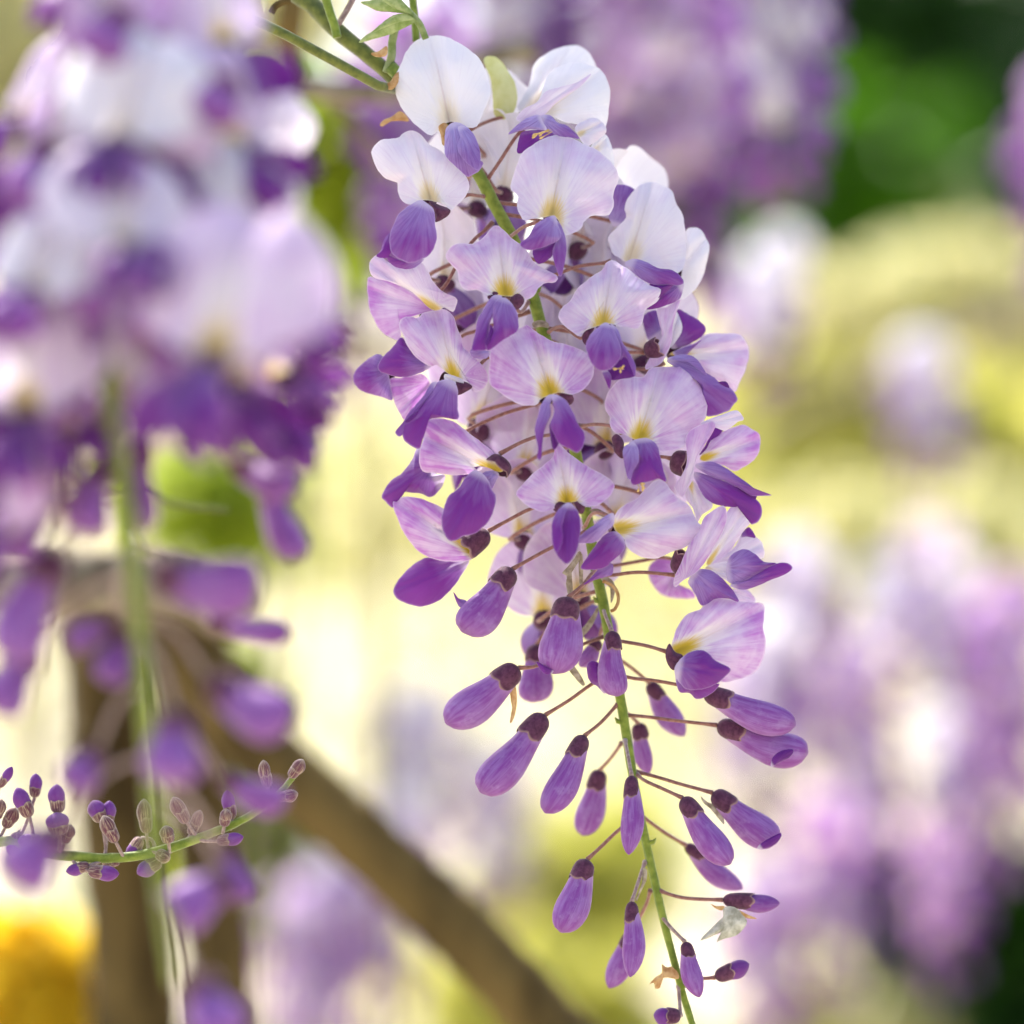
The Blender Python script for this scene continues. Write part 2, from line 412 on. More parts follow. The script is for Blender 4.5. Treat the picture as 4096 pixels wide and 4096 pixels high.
# S standard, W wing, K keel, U petal seen from its back; (kind, tile, outline, base, apex, dz, gx, gy, tint[, bulge])
FLOWERS = [
 # --- top white flower
 dict(ped=('A', '905,1010 860,930 800,830 735,740', 0, 5), petals=[
  ('S', 'A', '590,155 660,145 760,185 860,245 920,310 960,390 985,490 975,560 940,640 905,720 860,745 800,725 740,705 690,715 650,755 620,790 580,785 520,735 450,670 400,590 375,510 375,410 420,310 440,250 490,195 540,165', (720, 705), (600, 160), 6, 0, -.15, 0.03),
  ('W', 'A', '700,745 760,705 830,735 880,790 915,880 920,960 940,965 912,1020 860,1050 830,1055 770,1000 715,950 690,900 690,830', (750, 715), (850, 1050), 9, 0, -.35, .18),
  ('W', 'A', '775,735 830,737 880,790 915,880 920,960 905,1015 850,985 800,930 772,870 790,800', (790, 735), (900, 1000), 12.5, 0, -.35, .22, .35)]),
 dict(ped=('A', '955,1185 900,1180 835,1176 740,1230 690,1290', 0, 8), petals=[
  ('S', 'A', '220,900 270,825 340,812 395,808 430,770 490,760 540,790 580,840 650,880 710,930 770,985 830,1060 848,1120 830,1180 780,1230 745,1265 725,1275 690,1240 640,1220 590,1210 540,1210 480,1240 420,1215 390,1160 385,1100 350,1085 300,1060 250,1000', (600, 1215), (470, 765), 10, 0.1, -.2, .22),
  ('K', 'A', '335,1420 345,1450 345,1540 310,1580 250,1570 280,1530 300,1460', (345, 1400), (260, 1570), 12, 0, -.2, .75),
  ('W', 'A', '310,1560 400,1590 500,1605 560,1585 520,1630 470,1652 410,1650 350,1625', (560, 1580), (330, 1600), 12, 0, 0, .55),
  ('W', 'A', '400,1290 520,1210 570,1225 620,1270 630,1370 640,1440 625,1510 580,1570 490,1610 430,1605 350,1550 335,1470 345,1400 370,1350', (560, 1225), (430, 1600), 13, 0, -.25, .5),
  ('C', 'A', '590,1215 660,1240 725,1270 710,1310 640,1350 625,1330 610,1270', (690, 1260), (620, 1330), 11.5, 0, 0, .1)]),
 dict(ped=('A', '1108,1445 1150,1415 1205,1378 1300,1345', 0, 11), petals=[
  ('S', 'A', '1250,855 1340,805 1430,790 1510,805 1590,850 1680,890 1740,940 1790,1000 1808,1060 1800,1110 1775,1180 1780,1240 1750,1300 1690,1310 1640,1310 1590,1340 1570,1390 1520,1420 1465,1435 1430,1350 1390,1310 1310,1325 1240,1330 1200,1340 1160,1270 1155,1220 1160,1180 1120,1140 1115,1110 1140,1020 1180,920', (1370, 1330), (1470, 795), 12, -.08, -.2, .32),
  ('K', 'A', '1260,1530 1330,1505 1410,1470 1380,1570 1300,1620 1265,1580', (1400, 1480), (1290, 1615), 14.5, 0, -.2, 1.0),
  ('W', 'A', '1395,1330 1440,1370 1470,1460 1475,1540 1460,1630 1440,1700 1415,1670 1385,1560 1400,1490 1430,1440', (1400, 1330), (1440, 1690), 15, 0, -.2, .5),
  ('W', 'A', '1175,1490 1230,1440 1270,1370 1340,1325 1400,1310 1420,1370 1440,1440 1400,1480 1300,1520 1220,1530', (1395, 1315), (1190, 1500), 16.5, 0, -.2, .5)]),
 # --- upper right whites
 dict(ped=('A', '850,755 1000,690 1190,652 1260,610', -4, -12), petals=[
  ('S', 'A', '1160,620 1230,480 1260,350 1320,280 1420,230 1520,210 1600,240 1650,310 1660,420 1500,560 1300,650', (1250, 610), (1500, 215), -10, .1, -.15, .0)]),
 dict(ped=('A', '965,1075 1010,1010 1050,950 1145,805 1200,750', 0, 2), petals=[
  ('S', 'A', '1310,530 1350,410 1430,345 1530,320 1620,335 1690,365 1740,440 1755,520 1745,640 1730,730 1715,760 1640,740 1540,720 1450,700 1380,670 1310,660 1280,610', (1310, 660), (1690, 380), 1, -.1, -.2, .0, .7),
  ('U', 'A', '1150,690 1200,620 1280,580 1340,510 1430,480 1540,450 1640,390 1560,480 1480,530 1400,590 1330,660 1230,710', (1190, 690), (1620, 400), 5, -.2, 0, .35, .3),
  ('S', 'A', '1530,740 1600,690 1660,680 1710,710 1730,770 1650,840 1600,860 1560,810', (1560, 780), (1700, 710), 3, 0, 0, .2),
  ('S', 'A', '1630,880 1700,790 1740,800 1775,900 1778,1000 1720,960', (1660, 880), (1740, 800), 0, 0, 0, .0),
  ('W', 'A', '1310,670 1370,662 1420,710 1480,730 1560,810 1500,805 1420,795 1350,765', (1320, 680), (1555, 808), 5, 0, 0, .25),
  ('K', 'A', '1160,905 1165,830 1190,770 1280,755 1350,755 1395,785 1330,830 1230,890', (1350, 760), (1170, 900), 5, 0, -.1, .85),
  ('W', 'A', '1100,785 1150,730 1220,680 1300,660 1320,700 1345,755 1250,752 1180,762', (1310, 680), (1110, 785), 7, 0, 0, .05)],
  stamens=('A', 1285, 800, 1370, 760, 9)),
 # --- second tier
 dict(ped=('B', '1235,330 1180,400 1130,350 1090,310', 0, 14), petals=[
  ('S', 'A', '695,1560 740,1500 800,1485 870,1490 930,1455 980,1400 1025,1370 1070,1400 1120,1450 1170,1490 1220,1530 1260,1600 1310,1640 1370,1670 1420,1700 1400,1740 1340,1740 1300,1770 1270,1820 1220,1850 1170,1820 1130,1830 1080,1830 1010,1815 970,1820 900,1790 840,1790 800,1770 780,1720 770,1670 720,1610', (1080, 1830), (1030, 1372), 15, 0, -.3, .45),
  ('W', 'B', '860,640 970,650 990,660 950,700 870,690', (980, 650), (870, 680), 15, 0, 0, .1),
  ('W', 'B', '970,330 1010,290 1060,300 1040,350 1000,430 980,480 970,560 960,640 900,650 865,650 870,600 890,520 900,450 930,400', (1040, 295), (880, 650), 17, 0, -.35, .6),
  ('W', 'B', '1010,340 1060,305 1110,330 1150,390 1165,450 1160,520 1100,560 1040,600 970,650 955,600 1000,510 1000,420', (1070, 305), (975, 645), 18, 0, -.35, .65),
  ('K', 'B', '985,480 1005,520 990,570 965,620 950,590 970,540', (1000, 480), (960, 610), 21, 0, -.3, 1.1),
  ('C', 'B', '1110,320 1160,280 1200,310 1195,350 1150,385', (1130, 330), (1190, 320), 15.5, 0, 0, .1),
  ('C', 'B', '965,300 1000,268 1035,280 990,325', (1020, 290), (970, 305), 15.5, 0, 0, .1)]),
 dict(ped=('A', '1000,1350 930,1420 865,1478 760,1640 700,1750 610,1840', 0, 3), petals=[
  ('U', 'B', '195,180 260,185 330,190 400,200 500,250 600,330 625,385 560,405 480,430 420,440 395,470 410,540 390,580 330,560 270,510 230,440 200,350', (600, 375), (200, 250), 3, .1, 0, .6, .5),
  ('S', 'B', '205,80 260,30 330,80 420,110 530,75 590,150 620,210 680,270 765,310 760,370 740,400 690,370 640,390 590,375 530,315 470,265 400,230 320,200 240,180 210,140', (620, 380), (215, 90), 5.5, 0, .1, .36)]),
 dict(ped=('B', '1310,560 1180,600 975,690 930,725 850,800', 0, 9), petals=[
  ('S', 'B', '395,480 420,435 480,430 520,440 560,400 650,385 660,375 700,390 750,430 770,500 800,570 810,620 870,680 930,740 965,790 970,840 940,890 880,920 860,870 800,830 730,810 690,780 640,740 600,750 540,720 480,660 440,600 420,540', (750, 825), (640, 380), 10, .05, -.2, .5),
  ('U', 'B', '690,800 750,810 810,840 800,890 740,890 695,850', (790, 860), (700, 820), 12, 0, 0, .1),
  ('C', 'B', '740,840 820,848 868,880 830,912 770,935 740,890', (860, 880), (750, 900), 11.5, 0, 0, .3),
  ('W', 'B', '370,1175 420,1110 450,1060 490,1010 560,930 600,860 640,850 600,930 540,1010 500,1080 440,1130 410,1200', (640, 850), (375, 1180), 15, 0, -.2, .55),
  ('W', 'B', '420,1130 470,1080 520,1020 580,930 630,860 690,835 740,840 770,880 775,950 775,1020 775,1090 680,1080 600,1090 550,1130 540,1200 530,1280 470,1260 425,1220', (720, 840), (470, 1265), 14, 0, -.3, .8),
  ('K', 'B', '435,1100 480,1055 520,1040 500,1080 460,1110', (520, 1045), (440, 1105), 19, 0, -.2, 1.2)]),
 dict(ped=('B', '1240,395 1150,430 880,525 800,555 600,700', -3, -4), petals=[
  ('W', 'B', '100,820 130,760 200,700 260,670 300,700 330,800 340,860 355,965 280,945 200,925 130,890', (340, 780), (110, 830), -1, 0, 0, .6),
  ('W', 'B', '260,740 300,680 360,620 410,560 450,610 490,660 540,710 605,745 560,780 480,810 400,820 320,800 270,780', (590, 740), (270, 760), 4, 0, 0, .72),
  ('U', 'B', '340,830 400,822 480,808 550,800 595,860 560,940 500,1010 440,1095 400,1050 370,990 350,920', (580, 860), (390, 1040), 0, 0, 0, .75, .6)]),
 dict(ped=('B', '1480,1000 1500,960 1470,930 1420,925', 0, 17), petals=[
  ('S', 'B', '980,640 1030,580 1110,540 1180,500 1220,480 1270,520 1330,560 1400,590 1480,610 1560,640 1620,670 1650,720 1650,790 1630,850 1580,900 1520,930 1470,925 1430,920 1370,935 1310,960 1280,1000 1200,1000 1120,970 1060,930 1010,890 975,850 970,790 980,720', (1375, 935), (1225, 480), 18, 0, -.3, .58),
  ('C', 'B', '1425,940 1460,905 1510,930 1522,970 1490,1000 1450,965', (1440, 960), (1515, 950), 17.5, 0, 0, .2),
  ('K', 'B', '1365,1120 1400,1130 1425,1240 1390,1285 1370,1200', (1390, 1100), (1385, 1280), 20, 0, -.3, 1.3),
  ('W', 'B', '1270,1160 1290,1070 1310,1000 1350,940 1390,935 1370,990 1375,1060 1350,1120 1330,1180 1320,1260 1310,1350 1285,1340 1290,1270', (1375, 935), (1300, 1345), 21, 0, -.35, .5),
  ('W', 'B', '1380,935 1430,940 1480,980 1520,1050 1550,1120 1590,1180 1590,1240 1550,1305 1490,1280 1430,1250 1400,1200 1370,1120 1395,1040', (1395, 935), (1560, 1290), 22, 0, -.35, .72)]),
 # --- right of the stem
 dict(ped=('A', '1260,1740 1400,1690 1550,1635 1720,1612 1760,1600', -2, 1), petals=[
  ('U', 'C', '955,440 1020,420 1060,440 1085,490 1108,540 1095,620 1070,720 1030,800 980,850 930,880 920,800 930,700 940,600', (900, 700), (1080, 500), -4, 0, 0, .06),
  ('W', 'C', '480,160 560,143 630,180 600,240 580,300 580,360 500,415 455,340 480,290', (500, 400), (560, 150), -5, 0, 0, .3),
  ('S', 'C', '455,480 520,410 570,350 560,290 590,220 650,150 730,125 810,145 870,190 890,260 930,320 945,400 960,500 955,600 940,680 900,715 840,700 760,680 690,640 640,640 570,640 520,610 490,590 470,550', (590, 630), (740, 128), 0, 0, -.15, .16),
  ('W', 'C', '700,945 760,905 790,860 800,790 900,775 942,770 930,850 900,890 830,920 760,942', (920, 790), (715, 940), 5, 0, 0, .75),
  ('K', 'C', '720,785 800,785 880,780 830,830 770,870', (900, 780), (740, 860), 6.5, 0, 0, 1.0),
  ('W', 'C', '560,655 620,620 700,640 780,680 860,690 920,730 942,775 900,792 840,785 770,790 700,770 640,730', (600, 640), (930, 770), 7, 0, 0, .5)]),
 dict(ped=('C', '60,1100 120,1062 180,1062 280,1132 350,1080', 0, 12), petals=[
  ('S', 'C', '135,995 160,930 210,890 260,810 340,740 420,690 440,645 485,625 530,655 590,690 650,740 720,790 795,815 785,860 740,900 690,960 680,1020 640,1070 580,1060 530,1060 460,1035 390,1055 340,1070 300,1090 280,1120 220,1090 160,1040', (415, 1055), (490, 625), 14, 0, -.25, .4),
  ('C', 'C', '290,1110 320,1070 365,1065 345,1110 315,1175 290,1150', (350, 1080), (300, 1160), 14, 0, 0, .2),
  ('K', 'C', '480,1300 540,1240 600,1280 630,1370 540,1395 470,1400 440,1360', (540, 1240), (520, 1395), 16, 0, -.3, 1.2, .15),
  ('W', 'C', '470,1040 520,1080 550,1160 600,1240 632,1310 625,1375 600,1300 560,1250 530,1270 520,1180', (480, 1050), (625, 1360), 18, 0, -.3, .45),
  ('W', 'C', '415,1345 450,1340 475,1380 470,1440 460,1455 435,1400', (440, 1340), (460, 1450), 18, 0, -.2, .7),
  ('W', 'C', '310,1180 340,1110 390,1060 440,1030 480,1060 520,1140 540,1220 520,1280 470,1330 410,1340 360,1310 330,1250', (450, 1035), (410, 1335), 19, 0, -.35, .55)],
  stamens=('C', 520, 1330, 545, 1320, 19.5)),
 dict(ped=('C', '280,1698 370,1686 465,1697 540,1740', 0, 11), petals=[
  ('S', 'C', '435,1540 460,1470 510,1410 580,1380 680,1380 720,1330 800,1315 890,1310 930,1290 960,1315 1010,1360 1020,1400 1070,1440 1095,1500 1095,1580 1080,1650 1040,1710 980,1750 960,1810 920,1840 850,1860 780,1865 740,1800 690,1775 630,1790 590,1770 560,1750 500,1740 465,1690 465,1640 440,1600', (650, 1785), (790, 1318), 12, -.3, -.2, .48),
  ('C', 'E', '480,160 515,140 555,190 550,295 500,260 485,210', (540, 150), (520, 280), 14, 0, 0, .3),
  ('W', 'E', '590,195 660,168 720,170 770,210 790,280 810,360 830,445 780,428 730,442 670,456 610,465 600,400 640,330 650,260', (680, 170), (720, 450), 15, 0, -.35, .8),
  ('W', 'E', '550,240 585,200 620,190 650,240 650,320 620,370 600,430 580,420 560,340', (620, 195), (595, 425), 17.5, 0, -.3, .3, .4)],
  stamens=('E', 650, 480, 640, 440, 17)),
 dict(ped=('C', '340,1225 590,1222 685,1222', -2, 3), petals=[
  ('W', 'C', '680,990 760,950 790,1020 810,1100 780,1150 720,1150 690,1080', (780, 1100), (700, 990), -8, 0, 0, .5),
  ('W', 'C', '900,945 960,970 1030,1010 1080,1060 1070,1110 1000,1160 930,1190 860,1195 880,1120 900,1040', (870, 1180), (1070, 1060), -5, 0, 0, .72),
  ('U', 'C', '880,950 920,1010 932,1075 900,1140 845,1195 850,1080', (850, 1180), (910, 970), -2, 0, 0, .1),
  ('U', 'C', '695,1305 740,1250 790,1180 800,1100 780,1020 770,940 830,930 920,880 895,960 870,1060 870,1130 840,1220 800,1290 740,1320 700,1335', (770, 1300), (860, 910), 4, 0, 0, .45, .6)],
  calyx=('C', 690, 1230, 775, 1190, 3, 62)),
 dict(ped=('C', '60,1240 300,1300 700,1330 820,1290', -5, -6), petals=[
  ('S', 'C', '850,1235 930,1190 1010,1160 1090,1105 1210,1102 1300,1110 1345,1160 1362,1240 1340,1330 1300,1420 1270,1478 1200,1420 1120,1400 1080,1360 1000,1290 920,1250', (870, 1240), (1310, 1200), -4, -.1, 0, .42),
  ('W', 'C', '870,1225 930,1195 1010,1170 1060,1140 1000,1200 930,1260', (870, 1230), (1050, 1150), -2, 0, 0, .4),
  ('W', 'C', '830,1265 900,1240 970,1238 1030,1270 1090,1365 1060,1350 980,1290 900,1270', (840, 1262), (1085, 1360), 4, 0, 0, .2),
  ('W', 'C', '830,1280 900,1255 960,1265 1020,1310 1080,1350 1130,1380 1180,1420 1230,1440 1290,1518 1260,1560 1230,1600 1150,1628 1080,1628 1060,1540 1040,1440 960,1360', (840, 1270), (1250, 1570), 3, -.1, 0, .45),
  ('K', 'C', '1165,1415 1215,1412 1235,1450 1200,1440', (1170, 1420), (1235, 1450), 6.5, 0, 0, 1.3)]),
 dict(ped=('E', '560,290 790,285 860,297', -1, 4), petals=[
  ('K', 'E', '1040,275 1080,210 1130,100 1200,100 1150,170 1090,240', (1040, 270), (1190, 105), 0, 0, 0, .95),
  ('S', 'E', '1045,300 1090,230 1130,165 1200,120 1270,90 1330,80 1370,100 1430,145 1432,230 1400,300 1330,350 1270,378 1200,345 1120,325', (1050, 300), (1430, 170), 1, -.1, 0, .6),
  ('W', 'E', '1015,345 1060,320 1130,318 1210,355 1290,410 1360,460 1430,510 1512,532 1440,537 1380,535 1300,490 1200,440 1100,405', (1015, 345), (1505, 532), 6, 0, 0, .55),
  ('K', 'E', '1270,460 1370,485 1408,520 1402,560 1340,545 1290,500', (1270, 460), (1400, 550), 5, 0, 0, 1.3),
  ('S', 'E', '940,480 1000,440 1060,520 1130,600 1060,660 1030,705 1000,620 960,560', (980, 450), (1040, 690), 2, 0, 0, .3),
  ('W', 'E', '1000,385 1080,398 1170,430 1260,465 1340,510 1410,560 1447,620 1432,690 1375,722 1380,660 1330,610 1270,610 1210,605 1140,590 1070,540 1030,465', (1000, 390), (1430, 660), 5, 0, 0, .78),
  ('U', 'E', '1050,70 1110,40 1190,12 1260,-12 1300,-5 1328,45 1290,60 1240,100 1200,117 1140,95 1090,90', (1070, 80), (1310, 20), 9.5, 0, 0, .3, .5),
  ('U', 'E', '880,485 920,420 960,330 960,250 955,160 990,110 1060,75 1130,55 1145,90 1110,160 1060,230 1030,280 1010,350 1000,430 960,500 930,545', (930, 530), (1110, 70), 9, 0, .1, .5, .5)],
  calyx=('E', 855, 310, 945, 330, 5, 85)),
 dict(ped=('B', '1590,1790 1640,1700 1720,1700 1800,1760', 0, 14), petals=[
  ('S', 'E', '485,690 520,630 570,590 640,550 690,500 740,450 790,430 830,460 870,510 920,560 980,600 1010,660 1030,700 1065,745 1040,800 980,850 920,880 860,900 780,935 700,940 630,910 570,860 560,820 540,800 500,760', (505, 755), (1010, 640), 15, -.35, -.05, .42),
  ('K', 'E', '295,1110 350,1055 420,980 482,975 482,1040 430,1062 370,1078', (480, 985), (300, 1108), 14, 0, 0, .6),
  ('W', 'E', '280,1005 320,930 370,860 430,790 500,765 560,820 555,890 490,950 440,995 380,1012', (540, 780), (290, 1000), 17, .1, 0, .85),
  ('W', 'E', '245,835 300,770 370,720 430,670 490,648 490,720 440,770 380,830 310,842', (490, 670), (250, 835), 19, .1, 0, .15)]),
 dict(ped=('B', '1600,1640 1560,1660 1500,1640', 0, 17), petals=[
  ('S', 'B', '1150,1560 1200,1500 1270,1430 1340,1375 1390,1330 1400,1260 1410,1240 1440,1260 1490,1310 1550,1350 1620,1400 1700,1440 1760,1480 1785,1520 1760,1580 1700,1630 1640,1655 1590,1650 1540,1620 1480,1630 1430,1625 1390,1670 1320,1685 1240,1660 1180,1610', (1485, 1635), (1412, 1242), 18, 0, -.3, .55),
  ('C', 'F', '1145,50 1180,12 1210,20 1172,78', (1195, 25), (1155, 60), 18.5, 0, 0, .1),
  ('C', 'F', '1285,20 1320,5 1352,40 1338,88 1308,80', (1300, 25), (1335, 75), 18.5, 0, 0, .1),
  ('W', 'F', '1140,150 1165,85 1215,30 1260,20 1310,80 1325,160 1315,260 1295,340 1240,412 1190,380 1150,310 1140,220', (1240, 22), (1230, 408), 21, 0, -.4, 1.0),
  ('W', 'F', '1140,150 1165,85 1215,30 1250,22 1225,90 1205,170 1210,240 1195,300 1170,340 1148,300 1138,220', (1235, 25), (1165, 330), 23.5, 0, -.4, .75, .4)]),
 dict(ped=('E', '383,1052 490,1047 600,1032 700,1030 885,1047', 0, 4), petals=[
  ('U', 'E', '1270,860 1330,760 1390,790 1440,830 1462,910 1430,940 1340,900 1240,910 1180,990 1120,990 1190,930', (1130, 990), (1440, 850), 0, 0, 0, .3),
  ('W', 'E', '1305,800 1360,738 1405,805 1350,800', (1310, 795), (1400, 790), 2, 0, 0, .8),
  ('S', 'E', '1220,640 1270,590 1330,570 1370,590 1402,640 1380,700 1330,760 1290,820 1250,880 1180,950 1090,985 1100,930 1140,850 1190,760', (1100, 970), (1360, 590), 5, .05, 0, .35, .6),
  ('U', 'E', '875,1100 890,1040 920,980 970,860 1040,760 1070,680 1130,630 1200,600 1222,670 1195,760 1145,850 1100,930 1060,990 1010,1040 940,1080 890,1125', (960, 1070), (1190, 620), 10, 0, 0, .5, .7),
  ('S', 'E', '1080,1000 1150,970 1220,960 1260,980 1240,1060 1230,1090 1150,1040', (1080, 1000), (1250, 1040), 5, 0, 0, .15),
  ('W', 'E', '1220,1070 1222,960 1270,900 1340,880 1400,910 1460,960 1540,970 1500,1000 1420,1040 1340,1090 1270,1110', (1215, 1000), (1530, 975), 7, 0, 0, .5),
  ('W', 'E', '1240,1110 1330,1085 1420,1035 1500,990 1560,968 1612,970 1642,1000 1600,1040 1500,1080 1410,1120 1330,1142 1270,1132', (1240, 1100), (1635, 1000), 8, 0, 0, .72),
  ('W', 'E', '970,1080 1040,1010 1120,1018 1180,1060 1230,1110 1270,1160 1297,1220 1230,1200 1150,1200 1060,1245 1020,1180 990,1130', (1010, 1030), (1260, 1210), 8, 0, 0, .5)],
  calyx=('E', 895, 1040, 950, 930, 6, 70)),
 dict(ped=('E', '372,990 500,985 700,950 790,932 905,952 940,960', -6, -12), petals=[
  ('U', 'E', '715,1000 780,940 880,945 910,1030 890,1060 910,1120 990,1140 1015,1192 900,1197 800,1172 730,1090', (900, 1000), (800, 1150), -16, 0, 0, .75),
  ('U', 'E', '1240,1150 1330,1135 1380,1170 1397,1225 1280,1225', (1260, 1150), (1390, 1200), -8, 0, 0, .45)]),
 dict(ped=('E', '470,1460 560,1477 700,1502 835,1542', 0, 8), petals=[
  ('S', 'E', '865,1520 880,1430 920,1350 980,1290 1050,1265 1090,1220 1160,1190 1230,1200 1300,1215 1390,1220 1455,1235 1460,1310 1455,1380 1467,1450 1465,1540 1440,1620 1390,1680 1310,1715 1210,1735 1100,1710 1000,1650 930,1590 890,1555', (900, 1535), (1430, 1270), 10, -.2, 0, .55),
  ('C', 'E', '825,1540 850,1488 885,1540 932,1560 935,1590 890,1652 860,1652 830,1600', (840, 1560), (900, 1600), 11, 0, 0, .3),
  ('W', 'E', '885,1680 920,1740 1000,1770 1090,1770 1175,1745 1120,1810 1030,1847 980,1808 910,1795', (900, 1700), (1040, 1840), 12, 0, 0, .7),
  ('W', 'E', '880,1660 910,1600 960,1555 1040,1528 1100,1550 1150,1600 1242,1650 1200,1710 1130,1760 1040,1785 960,1782 910,1735', (910, 1610), (1230, 1660), 15, -.05, 0, .85)]),
 # --- lower left, side views
 dict(ped=('B', '1560,1130 1370,1190 1290,1200 1180,1240 1045,1312', 0, 12), petals=[
  ('S', 'B', '555,1130 590,1090 650,1082 720,1095 790,1130 860,1190 930,1240 990,1290 1040,1350 1065,1410 1060,1430 1020,1425 960,1400 880,1395 900,1425 860,1442 780,1450 700,1445 620,1435 550,1425 525,1370 530,1290 550,1220 545,1170', (1030, 1425), (540, 1190), 13, .15, 0, .62),
  ('W', 'B', '930,1440 990,1420 1040,1440 1020,1490 990,1540 960,1480', (1030, 1440), (960, 1500), 13, 0, 0, .05),
  ('W', 'B', '690,1640 720,1580 780,1530 820,1470 870,1422 920,1430 970,1480 990,1540 1022,1590 1010,1660 980,1740 930,1790 880,1830 810,1842 760,1872 720,1872 680,1810 670,1740', (930, 1435), (720, 1860), 16, 0, -.2, .88)],
  calyx=('B', 1075, 1345, 1030, 1400, 12, 82)),
 dict(ped=('B', '1470,920 1290,990 1180,1020 1050,1062 815,1172 640,1300', -3, -2), petals=[
  ('W', 'B', '285,1580 340,1490 420,1430 480,1350 510,1280 560,1290 580,1400 640,1440 692,1450 670,1530 600,1592 540,1570 450,1560 385,1570 360,1662 310,1620', (600, 1400), (295, 1590), 2, 0, 0, .85)]),
 dict(ped=('B', '1620,1560 1430,1610 1240,1668 1100,1740 970,1810', 0, 6), petals=[
  ('W', 'F', '120,570 170,490 230,430 320,372 400,382 500,392 605,388 560,480 520,540 460,610 390,660 300,687 200,667 130,622', (590, 400), (135, 600), 3, .1, 0, .85),
  ('S', 'F', '115,20 160,-20 270,-15 350,10 410,40 460,75 440,180 490,250 550,272 610,262 655,312 658,350 600,390 520,397 440,392 380,382 310,350 240,290 180,200 140,110', (645, 335), (135, 0), 7, .1, 0, .68)],
  calyx=('F', 730, 205, 600, 300, 7, 80)),
]

def make_stamens(par, spec):
    tile, x, y, x0, y0, dz = spec
    rg = random.Random(int(x)); V, Fc = [], []
    for i in range(6):
        a = P(tile, x0 + rg.uniform(-15, 15), y0 + rg.uniform(-12, 12), dz)
        b = P(tile, x + rg.uniform(-38, 38), y + rg.uniform(-30, 34), dz + 1.2)
        m = (a + b) / 2 + Vector((rg.uniform(-.0005, .0005), -.0006, 0))
        v, f = tube(spline([tuple(a), tuple(m), tuple(b), tuple(b + (b - m) * .18)], 8), [.00008] * 6 + [.00024, .00016], 6)
        k = len(V); V += list(v); Fc += [tuple(i + k for i in q) for q in f]
    build('stamens', V, Fc, MAT['anther'], par)

PNAME = {'S': 'standard_petal', 'W': 'wing_petal', 'K': 'keel_petal', 'U': 'standard_petal', 'C': 'calyx_lobe'}
for fi, f in enumerate(FLOWERS):
    tile, path, z0, z1 = f['ped']
    p = pts(path); cb = P(tile, *p[-1], z1); prev = P(tile, *p[-2], z1 - 2)
    if 'calyx' in f:
        ct, x0, y0, x1, y1, cz, rad = f['calyx']
        a, b = P(ct, x0, y0, cz), P(ct, x1, y1, cz + 0.6); k = TILE[ct][2]
        V, Fc, pv = cup(a, b - a, (b - a).length * 1.1, rad * k * MM * .001, seed=fi)
    else:
        q = f['petals'][-1]; fwd = P(q[1], *q[3], q[5] + 1.5)
        ax = (fwd - cb) * 0.5 + (cb - prev).normalized() * 0.002 + Vector((0, -.002, 0))
        st = [q for q in f['petals'] if q[0] in 'SUW'][0]
        bb = P(st[1], *st[3], st[5] - 5.4); a = cb
        ax = Vector((0, -1, 0)) + (bb - prev).normalized() * .35
        V, Fc, pv = cup(bb, ax, 0.0028, 0.0019, seed=fi)
    fl = build('flower', V, Fc, MAT['calyx'], raceme, origin=a, pv=pv)
    pedicel(fl, tile, path, z0, z1)
    for q in f['petals']:
        kind = q[0]; args = list(q)
        if kind == 'U': args[0] = 'S'
        V, Fc, pv, pw = patch(*args)
        mat = {'S': 'std', 'U': 'std', 'W': 'wing', 'K': 'wing', 'C': 'calyx'}[kind]
        if kind == 'K': pv = [(max(s, .3), t, r * .9) for s, t, r in pv]
        if kind == 'U': pv = [(0.9, 0.8 + 0.0 * t, r) for s, t, r in pv]
        if kind == 'C': pv = [(r * .93, t, r) for s, t, r in pv]
        build(PNAME[kind], V, Fc, MAT[mat], fl, pv=pv, pw=pw)
    if 'stamens' in f: make_stamens(fl, f['stamens'])

